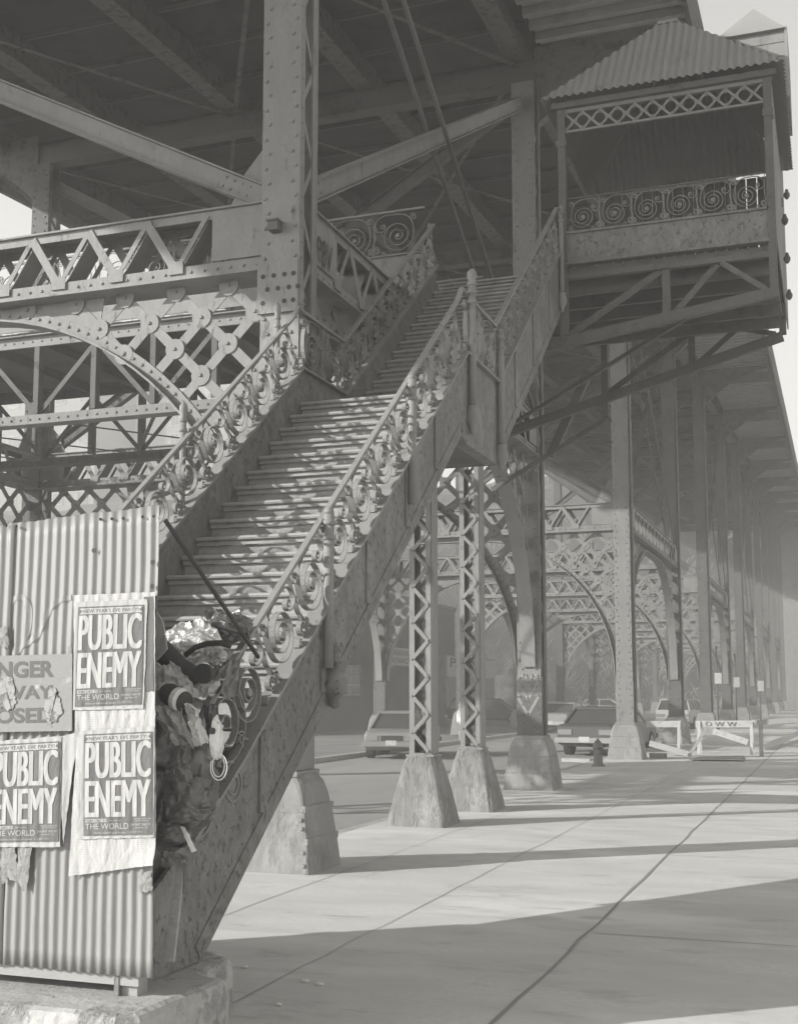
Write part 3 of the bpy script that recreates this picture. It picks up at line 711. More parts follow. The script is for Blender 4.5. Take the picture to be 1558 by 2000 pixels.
# upper kiosk at deck level
kk=thing('deck_kiosk','small kiosk with pyramid roof standing at the deck edge behind the pavilion roof','kiosk',(-1.0,25.2,14.3));O=kk.location
mb=MB(O);mb.bx(-1.62,-.44,24.6,26.4,13.9,15.05);
for z in(14.2,14.5,14.8): mb.bx(-1.635,-.425,24.585,26.415,z,z+.02)
mb.build('wall',M_siding,kk)
mb=MB(O);mb.bx(-.46,-.40,24.55,26.4,13.6,15.1);mb.build('corner_board',M_siding,kk)
a=(-1.78,24.5,15.05);b=(-.44,24.5,15.05);c=(-.44,26.5,15.05);d=(-1.78,26.5,15.05);ap=(-1.08,25.5,16.12)
mb=MB(O);mb.add([a,b,c,d,ap],[(0,1,4),(1,2,4),(2,3,4),(3,0,4),(3,2,1,0)])
mb.build('roof',M_roofc,kk)
mb=MB(O);mb.bx(-2.1,-.5,24.6,26.4,13.75,13.88);mb.bar((-.8,25.5,13.8),(-2.2,25.5,12.6),.12,.1,(0,1,0));mb.build('floor_bracket',M_steel2,kk)
# stair railing of the matching steps beyond the far column
fr=thing('far_stair_railing','scroll railing of the far stairs seen past the left-edge column','railing',(-16.6,20.5,8.5));O=fr.location
ur=scroll_unit(.7,.66,.03,.014,M_scroll,fr,'railing_scroll')
for i in range(6):
    L=(0,-1.4+i*.62,-.6+i*.45)
    if i==0: ur.location=L;ur.rotation_euler=(R(36),0,0)
    else: inst(ur,fr,L,(R(36),0,0))
mb=MB(O);mb.bar((-16.6,19,8.6),(-16.6,22.9,11.4),.05,.05,(1,0,0));mb.bar((-16.6,19,7.85),(-16.6,22.9,10.65),.12,.04,(1,0,0));mb.build('handrail',M_scroll,fr)
# ================================================================== FENCE ON ITS KERB BLOCK
YFN=5.10
mb=MB();rd=random.Random(4)
outl_=[(-8.0,4.80),(-3.60,4.80),(-3.02,4.80),(-2.93,4.88),(-2.91,5.25),(-2.88,5.50),(-2.90,5.62),(-3.05,5.70),(-3.1,6.05),(-3.3,6.2),(-8.0,6.2)]
n=len(outl_)
def dens(p):
    o=[]
    for i in range(len(p)):
        a,b=p[i],p[(i+1)%len(p)];m_=max(1,int(math.hypot(b[0]-a[0],b[1]-a[1])/.03))
        o+=[(a[0]+(b[0]-a[0])*j/m_,a[1]+(b[1]-a[1])*j/m_) for j in range(m_)]
    return o
pp=dens(outl_);secs=[]
cxm=sum(p[0] for p in pp)/len(pp);cym=sum(p[1] for p in pp)/len(pp)
for z,off in((-.1,.03),(.0,.02),(.1,.012),(.2,.005),(.262,-.002),(.285,-.018),(.296,-.05)):
    q=[]
    for i,(x,y) in enumerate(pp):
        a=pp[i-1];b=pp[(i+1)%len(pp)];tx,ty=b[0]-a[0],b[1]-a[1];L=math.hypot(tx,ty);nx,ny=ty/L,-tx/L
        w=noise.noise(Vector((x*5,y*5,z*9)))*.018+noise.noise(Vector((x*18,y*18,z*22)))*.008+noise.noise(Vector((x*45,y*45,z*50)))*.006
        q.append((x+nx*(off+w),y+ny*(off+w),z+(w*.4 if z>.05 else 0)))
    secs.append(q)
mb.loft(secs);kb=mb.build('kerb_block',M_curb);tag(kb,'raised broken concrete kerb under the corrugated fence','kerb block')
fn=thing('corrugated_fence','corrugated metal sheet fence plastered with torn bills','fence',(-3.9,YFN,.3));O=fn.location
def sheet(x0,x1,zt0,zt1,zb0,zb1,yoff,name):
    mb=MB(O);nx=int((x1-x0)/.0537*10);nz=26
    def f(u,v):
        x=x0+(x1-x0)*u;zb=zb0+(zb1-zb0)*u;zt=zt0+(zt1-zt0)*u
        z=zb+(zt-zb)*v
        if v==1: z+=noise.noise(Vector((x*6,1,2)))*.008
        y=YFN+yoff+.006*math.sin(2*pi*x/.0537)+noise.noise(Vector((x*2,z*1.4,5)))*.014+noise.noise(Vector((x*9,z*5,8)))*.0035
        if x>-3.06+0*v: y-=.0
        return (x+ (0.02*(1-v)**2 if u==1 else 0),y,z)
    mb.grid(f,nx,nz);o=mb.build(name,M_galv,fn,smooth=True,fix=False)
    md=o.modifiers.new('thick','SOLIDIFY');md.thickness=.002;return o
sheet(-3.90,-3.03,2.555,2.60,.40,.395,0,'sheet')
sheet(-7.5,-3.86,2.50,2.545,.38,.40,-.006,'sheet')
for x in(-3.165,-4.55): mb=MB(O);mb.bx(x-.045,x+.045,YFN+.05,YFN+.14,.295,2.2);mb.build('post',M_wood,fn)
for z in(.345,2.0): mb=MB(O);mb.bx(-7.5,-3.10,YFN+.025,YFN+.045,z,z+.08);mb.build('rail',M_wood,fn)
mb=MB(O)
for px,py in((196,1014),(218,1013),(240,1012),(278,1009),(300,1008),(12,1027),(32,1027)): p=onY(px,py,YFN-.012);mb.rivet(p,(0,-1,0),.008,.008)
mb.build('nail_heads',M_black,fn)
mb=MB(O)
for px,py,w,h in((183,1075,.012,.03),(298,1098,.010,.05),(297,1145,.010,.03)): p=onY(px,py,YFN-.013);mb.disc(p,.012,.002,'y',8)
mb.build('rust_holes',M_black,fn)
def flat_stroke(mb,pts,w):
    P=[onY(x,y,YFN) for x,y in pts];q=[]
    for i in range(len(P)-1):
        p0=P[max(i-1,0)];p1=P[i];p2=P[i+1];p3=P[min(i+2,len(P)-1)]
        for j in range(14):
            t=j/14;q.append(.5*((2*p1)+(p2-p0)*t+(2*p0-5*p1+4*p2-p3)*t*t+(3*p1-p0-3*p2+p3)*t**3))
    vs=[]
    for i,p in enumerate(q):
        d=(q[min(i+1,len(q)-1)]-q[max(i-1,0)]);n=Vector((-d.z,0,d.x)).normalized()
        for k in(-1,-.33,.33,1):
            v=p+n*w*.5*k;v.y=YFN-.0035+.006*math.sin(2*pi*v.x/.0537)+noise.noise(Vector((v.x*2,v.z*1.4,5)))*.014+noise.noise(Vector((v.x*9,v.z*5,8)))*.0035;vs.append(v)
    mb.add(vs,[(4*i+k,4*i+k+1,4*i+5+k,4*i+4+k) for i in range(len(q)-1) for k in range(3)])
for pts in([(22,1250),(10,1215),(20,1178),(40,1166),(56,1185),(56,1225),(44,1262),(25,1282)],[(44,1262),(75,1240),(92,1200),(112,1175),(142,1166)]):
    mb=MB(O);flat_stroke(mb,pts,.028);mb.build('spray_scrawl',M_spray,fn,fix=False)
# ---- papers and posters
def paper(name,label,pts,yo,m,cat='poster',group=None,curl=0.,parent=None):
    # four corners in photo order: TL,TR,BR,BL
    Y=YFN-.021-yo;P=[onY(x,y,Y) for x,y in pts];c=(P[0]+P[1]+P[2]+P[3])/4
    mb=MB(c)
    def f(u,v):
        p=(P[3]*(1-u)+P[2]*u)*(1-v)+(P[0]*(1-u)+P[1]*u)*v
        jag=noise.noise(Vector((p.x*30,p.z*30,yo*100)))*.004 if (u in(0,1) or v in(0,1)) else 0
        y=p.y+.0016*math.sin(2*pi*p.x/.0537)+noise.noise(Vector((p.x*8,p.z*5,yo*300)))*.0016
        if curl and u>.75 and v<.15: y-=curl*((u-.75)/.25)*((.15-v)/.15)
        return (p.x+jag,y,p.z+jag)
    mb.grid(f,28,28)
    o=mb.build(name,m,parent,smooth=True,fix=False)
    if parent is None: o.location=c;tag(o,label,cat,group)
    return o,c
# newsprint: rows of small print as a procedural pattern
def newsprint():
    m=mat('newsprint',.42,.33,5.,.6,.2,.85,0,.1,fine=.03,wave=(.0537,.0012),wrinkle=.03);nt=m.node_tree;N=nt.nodes;L=nt.links
    b=[n for n in N if n.type=='BSDF_PRINCIPLED'][0];src=b.inputs['Base Color'].links[0].from_socket
    tc=N.new('ShaderNodeTexCoord');s=N.new('ShaderNodeSeparateXYZ');L.new(tc.outputs['Object'],s.inputs[0])
    mm=N.new('ShaderNodeMath');mm.operation='MULTIPLY';mm.inputs[1].default_value=2*pi/.0085;L.new(s.outputs[2],mm.inputs[0])
    sn=N.new('ShaderNodeMath');sn.operation='SINE';L.new(mm.outputs[0],sn.inputs[0])
    nz=N.new('ShaderNodeTexNoise');nz.inputs['Scale'].default_value=160;mp=N.new('ShaderNodeMapping');mp.inputs['Scale'].default_value=(1,1,.1);L.new(tc.outputs['Object'],mp.inputs[0]);L.new(mp.outputs[0],nz.inputs['Vector'])
    gt=N.new('ShaderNodeMath');gt.operation='GREATER_THAN';gt.inputs[1].default_value=.15;L.new(sn.outputs[0],gt.inputs[0])
    g2=N.new('ShaderNodeMath');g2.operation='GREATER_THAN';g2.inputs[1].default_value=.45;L.new(nz.outputs[0],g2.inputs[0])
    mu=N.new('ShaderNodeMath');mu.operation='MULTIPLY';L.new(gt.outputs[0],mu.inputs[0]);L.new(g2.outputs[0],mu.inputs[1])
    m2=N.new('ShaderNodeMath');m2.operation='MULTIPLY';m2.inputs[1].default_value=.45;L.new(mu.outputs[0],m2.inputs[0])
    x=N.new('ShaderNodeMix');x.data_type='RGBA';L.new(m2.outputs[0],x.inputs[0]);L.new(src,x.inputs[6]);x.inputs[7].default_value=G(.25);L.new(x.outputs[2],b.inputs['Base Color'])
    return m
M_news=newsprint()
paper('old_bill','older newsprint bill pasted under the poster beside the danger sign',[(143,1163),(303,1156),(303,1425),(146,1440)],.000,M_news,'paper bill')
paper('old_bill','older newsprint bill below the dark posters at the fence corner, its corner peeling',[(150,1440),(304,1424),(304,1690),(134,1712)],.0045,M_news,'paper bill',curl=.03)
paper('old_bill','torn white bill remnant wedged between two concert posters',[(112,1440),(160,1428),(142,1500),(124,1650)],.003,M_paper,'paper bill')
paper('dark_bill','narrow dark bill edge showing right of the upper poster',[(281,1166),(299,1164),(300,1350),(284,1352)],.0025,M_ink,'paper bill')
M_scrap=mat('scrap_paper',.27,.20,14.,.5,.2,.9,0,.2,fine=.1)
def scrap(label,pts,yo):
    Y=YFN-.020-yo;P=[onY(x,y,Y) for x,y in pts];c=sum(P,Vector())/len(P);mb=MB(c);q=[]
    for i in range(len(P)):
        for j in range(9):
            p=P[i].lerp(P[(i+1)%len(P)],j/9);e=(p-c);k=1+noise.noise(p*55+Vector((yo*900,0,0)))*.30+noise.noise(p*140)*.16
            q.append(c+Vector((e.x*k,0,e.z*k)))
    n=len(q);mid=[c+(p-c)*.5+Vector((0,-.004+noise.noise(p*40)*.006,0)) for p in q];q=[p+Vector((0,noise.noise(p*30)*.004,0)) for p in q]
    mb.add([*q,*mid,c+Vector((0,-.003,0))],[(i,(i+1)%n,(i+1)%n+n,i+n) for i in range(n)]+[(i+n,(i+1)%n+n,2*n) for i in range(n)])
    o=mb.build('paper_scrap',M_scrap,None,smooth=True,fix=False);o.location=c;tag(o,label,'paper scrap')
for i,pts in enumerate(([(0,1655),(30,1650),(34,1720),(0,1722)],[(36,1652),(62,1650),(52,1745),(32,1720)],[(270,1712),(296,1700),(296,1742),(272,1745)],[(0,1228),(14,1226),(18,1262),(0,1264)],[(132,1265),(141,1264),(141,1312),(133,1314)])):
    scrap(['scrap of torn paper under the danger sign poster, widest of the scraps','pointed torn paper strip under the danger sign poster','torn scrap low at the fence corner','torn scrap just above the danger sign','thin torn strip at the top corner of the danger sign'][i],pts,.001+.0004*i)
def poster(label,pts,inkpts,yo):
    o,c=paper('concert_poster',label,pts,yo,M_paper,'poster','concert posters on the fence')
    Y=YFN-.021-yo-.0035
    P=[onY(x,y,Y) for x,y in inkpts]   # TL TR BR BL
    def Q(u,v): # u right, v down 0..1
        return (P[0]*(1-u)+P[1]*u)*(1-v)+(P[3]*(1-u)+P[2]*u)*v
    def warp(mb0,dy):
        m=MB(c);m.add([(lambda q:(q.x,q.y-dy+v[1],q.z))(Q(v[0],1-v[2])) for v in mb0.v],mb0.f);return m
    a=MB();a.add([(0,0,0),(1,0,0),(1,0,1),(0,0,1)],[(0,1,2,3)]);warp(a,0).build('ink_panel',M_ink,o,fix=False)
    a=MB();a.add([(.02,0,.925),(.98,0,.925),(.98,0,.985),(.02,0,.985)],[(0,1,2,3)]);warp(a,.0008).build('header_strip',M_white,o,fix=False);a=MB();a.add([(.03,0,.13),(.34,0,.13),(.34,0,.163),(.03,0,.163)],[(0,1,2,3)]);warp(a,.0008).build('date_strip',M_white,o,fix=False)
    a=MB();text_into(a,"NEW YEAR'S EVE PARTY!",.075,.925,.937,.975,0,.012);a.add([(.02,0,.925),(.065,0,.955),(.02,0,.985)],[(0,1,2)]);a.add([(.98,0,.925),(.98,0,.985),(.935,0,.955)],[(0,1,2)])
    text_into(a,'SUN DEC 31',.04,.33,.136,.158,0,.03)
    warp(a,.0016).build('header_lettering',M_ink,o,fix=False)
    a=MB();[text_into(a,t_,.034+dx,.968+dx,z_,z2_,-dx*.04-.0008,.0) for t_,z_,z2_ in(('PUBLIC',.56,.918),('ENEMY',.18,.535)) for dx in(-.018,-.012,-.006,0,.006,.012,.018)];warp(a,.0010).build('title_lettering',M_white,o,fix=False)
    a=MB();text_into(a,'THE WORLD',.03,.66,.062,.118,0,.0);text_into(a,'NEW YEARS EVE',.37,.55,.138,.150,0,.01);text_into(a,'DOORS OPEN 9 PM',.74,.98,.150,.164,0,.01);text_into(a,'$18 IN ADVANCE',.76,.96,.130,.144,0,.01);text_into(a,'254 EAST 2ND ST.',.69,.985,.092,.112,0,.015);text_into(a,'(at Ave. C)',.76,.93,.058,.082,0,.01);text_into(a,'tickets available at all outlets  212 307 7171',.16,.86,.018,.038,0,.005)
    warp(a,.0008).build('small_lettering',M_white,o,fix=False)
    return o
poster('concert poster with dark ground and tall white letters beside the danger sign',[(146,1177),(288,1170),(281,1384),(141,1388)],[(153,1186),(281,1181),(277,1376),(146,1381)],.007)
poster('concert poster pasted on the peeling newsprint bill at the fence corner',[(158,1428),(302,1418),(300,1636),(156,1640)],[(164,1435),(298,1429),(297,1631),(163,1633)],.010)
poster('concert poster directly under the danger sign',[(-12,1448),(120,1438),(117,1655),(-22,1655)],[(-14,1455),(117,1448),(114,1644),(-20,1646)],.008)
# danger sign
M_scrap2=mat('torn_paper_remnant',.34,.20,12.,.52,.1,.9,0,.3,fine=.12)
P0=[onY(x,y,YFN-.032) for x,y in((-110,1284),(141,1277),(140,1428),(-110,1432))];c=(P0[0]+P0[2])/2
sg=thing('danger_sign','faded grey danger sign board with torn paper stuck across its letters','sign',c)
mb=MB(c);mb.add([*P0,*[p+Vector((0,.012,0)) for p in P0]],[(3,2,1,0),(4,5,6,7),(0,1,5,4),(1,2,6,5),(2,3,7,6),(3,0,4,7)]);mb.build('board',M_sign,sg)
def QS(u,v):return (P0[0]*(1-u)+P0[1]*u)*(1-v)+(P0[3]*(1-u)+P0[2]*u)*v
a=MB();text_into(a,'DANGER',.20,.865,.70,.92,0,.035);text_into(a,'STAIRWAY',.06,.86,.42,.60,0,.03);text_into(a,'CLOSED',.20,.865,.11,.31,0,.035)
m=MB(c);m.add([(lambda q:(q.x,q.y-.0015,q.z))(QS(v[0],1-v[2])) for v in a.v],a.f);m.build('lettering',M_signink,sg,fix=False)
mb=MB(c)
for poly in([(-4,1318),(12,1317),(26,1330),(31,1372),(24,1388),(10,1386),(-4,1376)],[(100,1340),(112,1350),(118,1372),(122,1392),(108,1408),(96,1420),(92,1400),(84,1385),(94,1362)]):
    pts=[onY(x,y,YFN-.036) for x,y in poly];
    q=[]
    for i in range(len(pts)):
        for t in(0,.12,.25,.37,.5,.62,.75,.87): p=pts[i].lerp(pts[(i+1)%len(pts)],t);q.append(p+Vector((noise.noise(p*60)*.02+noise.noise(p*150)*.01,-.001,noise.noise(p*60+Vector((9,9,9)))*.02+noise.noise(p*150+Vector((9,9,9)))*.01)))
    mb.add(q,[tuple(range(len(q)-1,-1,-1))])
mb.build('torn_paper',M_scrap2,sg,fix=False)
# ================================================================== RUBBISH ON THE BOTTOM STEPS
import bmesh
def blob(name,label,c,size,m,seed,rough=.35,rot=(0,0,0),cat='rubbish',sub=4,crease=1.0,group=None):
    bm=bmesh.new();bmesh.ops.create_icosphere(bm,subdivisions=sub,radius=1)
    mt=Matrix.Rotation(rot[2],3,'Z')@Matrix.Rotation(rot[1],3,'Y')@Matrix.Rotation(rot[0],3,'X')
    for v in bm.verts:
        p=v.co.copy();s=Vector((seed*3.1,seed*1.7,seed))
        n=noise.noise(p*1.1+s)*rough+ (abs(noise.noise(p*2.3+s))-.25)*rough*.9*crease+(abs(noise.noise(p*5+s))-.2)*rough*.35*crease
        p=p*(1+n);v.co=mt@Vector((p.x*size[0],p.y*size[1],p.z*size[2]))
    me=bpy.data.meshes.new(name);bm.to_mesh(me);bm.free();me.materials.append(m)
    for p in me.polygons:p.use_smooth=True
    o=bpy.data.objects.new(name,me);COL.objects.link(o);o.location=c;tag(o,label,cat,group);return o
def drape(name,label,pts,m,seed,cat='cloth',amp=.05,nu=26,nv=26):
    P=pts;c=sum((Vector(p) for p in P),Vector())/4;mb=MB(c)
    def f(u,v):
        p=(P[3]*(1-u)+P[2]*u)*(1-v)+(P[0]*(1-u)+P[1]*u)*v
        s=Vector((seed,seed*2,seed*.7));e=min(u,1-u,v,1-v)
        k=noise.noise(Vector((u*3,v*3,0))+s)*amp*1.6+(abs(noise.noise(Vector((u*7+v*3,v*4,1))+s))-.2)*amp*1.6+(abs(noise.noise(Vector((u*16+v*6,v*9,4))+s))-.2)*amp*.6
        ed=noise.noise(Vector((u*9,v*9,7))+s)*amp*1.4*(1 if e<.02 else .3)
        return p+Vector((k*.4+ed,-k,ed*.8+k*.3))
    mb.grid(f,nu,nv);o=mb.build(name,m,None,smooth=True,fix=False);o.location=c;md=o.modifiers.new('thick','SOLIDIFY');md.thickness=.004;return tag(o,label,cat)
def V(px,py,Y):return onY(px,py,Y)
def crumple(name,label,pts,m,seed,cat='cloth',amp=.05,n=56,bulge=.04,thick=.003):
    P=[Vector(p) for p in pts];c=sum(P,Vector())/4;mb=MB(c);s=Vector((seed*1.3,seed*2.1,seed*.7))
    nr=(P[1]-P[0]).cross(P[3]-P[0]).normalized()
    if nr.y>0:nr=-nr
    def rid(v): return 1-abs(noise.noise(v))*2
    def f(u,v):
        p=(P[3]*(1-u)+P[2]*u)*(1-v)+(P[0]*(1-u)+P[1]*u)*v
        q=Vector((u*2.2,v*2.2,0))+s;w=Vector((noise.noise(q),noise.noise(q+Vector((5,5,5))),0))*.5
        k=rid(q*.9+w)*1.1+rid(q*1.9+w*2)*.45+rid(q*4.1)*.10-.8
        bl=bulge*4*u*(1-u)*4*v*(1-v)*.5
        e=Vector((noise.noise(Vector((u*6,v*6,7))+s),noise.noise(Vector((u*6,v*6,17))+s),noise.noise(Vector((u*6,v*6,27))+s)))*amp*.45
        return p+nr*(k*amp+bl)+e
    mb.grid(f,n,n);o=mb.build(name,m,None,smooth=True,fix=False);o.location=c;md=o.modifiers.new('thick','SOLIDIFY');md.thickness=thick;return tag(o,label,cat)
def sack(label,c,size,m,seed,rot=(0,0,0),name='rubbish_bag',cat='rubbish'):
    bm=bmesh.new();bmesh.ops.create_icosphere(bm,subdivisions=5,radius=1);mt=Matrix.Rotation(rot[2],3,'Z')@Matrix.Rotation(rot[1],3,'Y')@Matrix.Rotation(rot[0],3,'X');s=Vector((seed*3.1,seed*1.7,seed))
    for v in bm.verts:
        p=v.co.copy();w=Vector((noise.noise(p*1.3+s),noise.noise(p*1.3+s*2),noise.noise(p*1.3+s*3)))*.5
        r=1+noise.noise(p*.9+s)*.35
        for fq,am in((1.5,.20),(3.2,.12),(7.,.05)): r+=(abs(noise.noise(p*fq+w*fq*.6+s))*-2+.5)*am
        q=p*r;v.co=mt@Vector((q.x*size[0],q.y*size[1],q.z*size[2]))
    me=bpy.data.meshes.new(name);bm.to_mesh(me);bm.free();me.materials.append(m)
    for p in me.polygons:p.use_smooth=True
    o=bpy.data.objects.new(name,me);COL.objects.link(o);o.location=c;return tag(o,label,cat)
# filler bags added behind the fence to block sun, also holding the heap up
for i,(x,y,z,sx,sz) in enumerate(((-4.45,5.85,.95,.40,.62),(-3.95,6.0,1.05,.38,.66),(-3.55,5.85,.85,.30,.52),(-4.1,6.15,1.65,.36,.36),(-3.6,6.12,1.42,.24,.28),(-4.25,5.60,1.95,.42,.34))):
    sack(['dark filler bag added lowest behind the fence to block sun','dark filler bag added in the middle of the heap to block sun','dark filler bag added next to the stringer to block sun','grey filler bag added on top of the dark bags to block sun','dark filler bag added under the silver wrapping','dark filler bag added topmost behind the corrugated sheets to block sun'][i],(x,y,z),(sx,.34,sz),M_bag if i!=3 else M_cloth2,60+i)
crumple('silver_wrap','silvery crumpled wrapping on top of the rubbish heap',[V(322,1232,6.05),V(400,1206,6.15),V(445,1262,6.0),V(330,1278,5.9)],M_silver,1,'wrapping',.035)
sack('dark glossy bag at the top of the heap beside the handrail',V(448,1225,6.3),(.105,.12,.085),M_bag,2)
crumple('dark_plastic','dark torn plastic behind the slanting rod',[V(400,1195,6.35),V(470,1192,6.4),V(488,1250,6.25),V(410,1250,6.2)],M_bag,21,'plastic',.035)
sack('small bright foil packet in front of the silver wrapping',V(424,1283,5.88),(.05,.045,.05),M_silver,3,name='foil_packet')
crumple('silver_sheet','pale foil sheet under the dark hose',[V(352,1275,5.92),V(432,1262,5.95),V(425,1296,5.85),V(350,1300,5.82)],M_silver,4,'foil',.025)
t=tag(None or bpy.data.objects.new('hose',None),'thick dark hose looping out of the rubbish heap','hose');COL.objects.link(t);t.location=V(360,1290,5.7)
mb=MB(t.location);mb.tube([V(x,y,5.70) for x,y in((296,1255),(312,1268),(330,1284),(350,1304),(370,1318),(392,1324))],[.05,.058,.06,.055,.06,.045],14);mb.build('hose_body',M_black,t,smooth=True)
mb=MB(t.location);mb.tube([V(x,y,5.83) for x,y in((362,1280),(380,1265),(405,1257),(432,1256),(450,1262))],.016,8);mb.build('thin_loop',M_black,t,smooth=True)
mb=MB(V(398,1316,5.62));mb.disc(V(398,1316,5.62),.052,.03,'y',22);o=mb.build('round_lid',M_black);o.location=V(398,1316,5.62);tag(o,'round dark lid lying in the rubbish','lid')
crumple('pale_sheet','pale creased sheet under the dark hose, reaching to the lid',[V(302,1292,5.62),V(345,1300,5.68),V(400,1372,5.55),V(310,1352,5.45)],M_cloth,6,'cloth',.035)
crumple('pale_sheet','grey creased tarp piece beside the round lid',[V(375,1330,5.72),V(438,1325,5.82),V(412,1366,5.66),V(362,1362,5.6)],M_cloth,7,'cloth',.03)
crumple('grey_cloth','dark grey cloth bunched against the handrail foot',[V(420,1290,6.0),V(470,1280,6.1),V(462,1350,5.9),V(405,1355,5.75)],M_cloth2,22,'cloth',.04)
mb=MB(V(338,1360,5.46));mb.tube([V(322,1350,5.46),V(330,1355,5.45),V(352,1368,5.43),V(362,1372,5.42)],[.04,.055,.055,.05],14);o=mb.build('dark_flask',M_black);o.location=V(338,1360,5.46);tag(o,'dark cylindrical flask lying among the rags','flask')
mb=MB(V(355,1368,5.40));mb.tube([V(344,1364,5.405),V(352,1367,5.40)],.058,14);o=mb.build('white_band',M_rag);o.location=V(355,1368,5.40);tag(o,'white cuff wrapped round the dark flask','cuff')
crumple('pale_cloth','wide pale cloth draped down behind the fence edge',[V(300,1380,5.40),V(352,1388,5.42),V(396,1492,5.36),V(322,1448,5.34)],M_cloth,9,'cloth',.04)
crumple('hanging_cloth','lighter rag hanging in a fold beside the dark strap',[V(356,1366,5.44),V(384,1384,5.42),V(408,1446,5.36),V(382,1470,5.34)],M_rag,10,'cloth',.028)
crumple('dark_strap','dark limp sleeve looping under the white bag',[V(398,1380,5.6),V(425,1378,5.62),V(432,1500,5.42),V(408,1502,5.40)],M_bag,23,'strap',.03)
sack('large dark plastic sack slumped against the stringer',V(372,1545,5.36),(.135,.10,.20),M_bag,11,(0,R(20),0))
crumple('plastic_sheet','shiny stiff plastic sheet folded over the dark sack',[V(336,1458,5.28),V(372,1455,5.30),V(376,1530,5.22),V(316,1525,5.24)],M_bag,12,'plastic',.016)
crumple('plastic_sheet','dark plastic flap hanging below the large sack',[V(316,1525,5.26),V(410,1540,5.30),V(414,1600,5.28),V(326,1612,5.26)],M_bag,24,'plastic',.018)
sack('small dark sack at the foot of the large one',V(340,1622,5.30),(.085,.07,.055),M_bag,13)
sack('greyish rag bundle behind the plastic sack',V(405,1560,5.55),(.06,.07,.12),M_cloth2,14,name='rag_bundle',cat='rags')
c=V(424,1440,5.30);t=thing('white_bag','small white cloth bag with a round badge hanging by the dark sleeve','bag',c)
o=sack(None,(0,0,0),(.036,.022,.095),M_rag,77,name='bag_body',cat=None);o.parent=t
mb=MB();mb.tube([(.02+.032*math.cos(a),-.02,-.135+.052*math.sin(a)) for a in [pi*.8+2*pi*.85*i/24 for i in range(25)]],.0028,6,False);mb.build('cord',M_rag,t,smooth=True)
mb=MB();mb.tube([(.024+.044*math.cos(a),-.024,-.14+.062*math.sin(a)) for a in [pi*.85+2*pi*.8*i/24 for i in range(25)]],.0028,6,False);mb.build('cord',M_rag,t,smooth=True)
mb=MB();mb.disc((-.014,-.024,.03),.016,.006,'y',16);mb.build('badge',M_black,t)
crumple('torn_paper','white torn paper sliver low on the rubbish',[V(352,1614,5.25),V(361,1616,5.25),V(384,1662,5.24),V(374,1666,5.24)],M_rag,16,'paper',.006,20,.004)
mb=MB(V(360,1690,5.26));a,b=V(363,1672,5.26),V(360,1746,5.26);mb.tube([a,b],.010,8);o=mb.build('standing_pipe',M_steel2);o.location=V(360,1690,5.26);tag(o,'short vertical pipe in front of the stringer foot','pipe')
mb=MB(V(335,1700,5.3));P=[V(x,y,5.31) for x,y in((318,1880),(346,1700),(358,1702),(338,1880))];mb.add([*P,*[p+Vector((0,.02,0)) for p in P]],[(3,2,1,0),(4,5,6,7),(0,1,5,4),(1,2,6,5),(2,3,7,6),(3,0,4,7)]);o=mb.build('leaning_board',M_wood);o.location=V(335,1700,5.3);tag(o,'weathered board leaning at the stair foot under the rubbish','board')
crumple('rag_bundle','dirty rag bundle lying on the leaning board',[V(312,1655,5.30),V(372,1658,5.30),V(366,1690,5.26),V(316,1694,5.25)],M_cloth2,17,'rags',.03,36)
mb=MB(V(322,1240,5.5));P=[V(x,y,5.5) for x,y in((306,1195),(318,1215),(326,1268),(306,1290))];mb.add([*P,*[p+Vector((0,.01,0)) for p in P]],[(3,2,1,0),(4,5,6,7),(0,1,5,4),(1,2,6,5),(2,3,7,6),(3,0,4,7)]);o=mb.build('cardboard_piece',M_cloth);o.location=V(322,1240,5.5);tag(o,'pale cardboard piece standing just behind the fence edge','cardboard')
# rubbish stuffed in the lattice posts
for i,(px,py,Y,s,m,l) in enumerate(((812,1400,15.45,(.08,.07,.16),M_rag,'pale bag stuffed in the near lattice post'),(815,1450,15.45,(.09,.07,.14),M_bag,'dark bag stuffed low in the near lattice post'),(905,1392,17.6,(.09,.07,.20),M_rag,'white plastic bag stuffed in the farther lattice post'),(908,1440,17.6,(.09,.07,.12),M_cloth2,'grey bundle low in the farther lattice post'))):
    blob('stuffed_bag',l,V(px,py,Y),s,m,20+i,.45)
# pebbles and litter near the block
rd=random.Random(9)
for i,(px,py,s) in enumerate(((595,1915,.025),(477,1889,.02),(624,1922,.022),(544,1962,.018))):
    p=onZ(px,py,s*.4);o=blob('pebble',['pale pebble on the shaded sidewalk, farthest from the kerb block','small stone near the stair foot shadow edge','pale pebble right of the larger one','flat white scrap on the sidewalk before the kerb block','tiny pebble lowest on the sidewalk by the kerb block','tiny pebble just right of the stringer tip'][i],p,(s*1.3,s,s*.5),M_rag,30+i,.3,sub=2,cat='pebble')
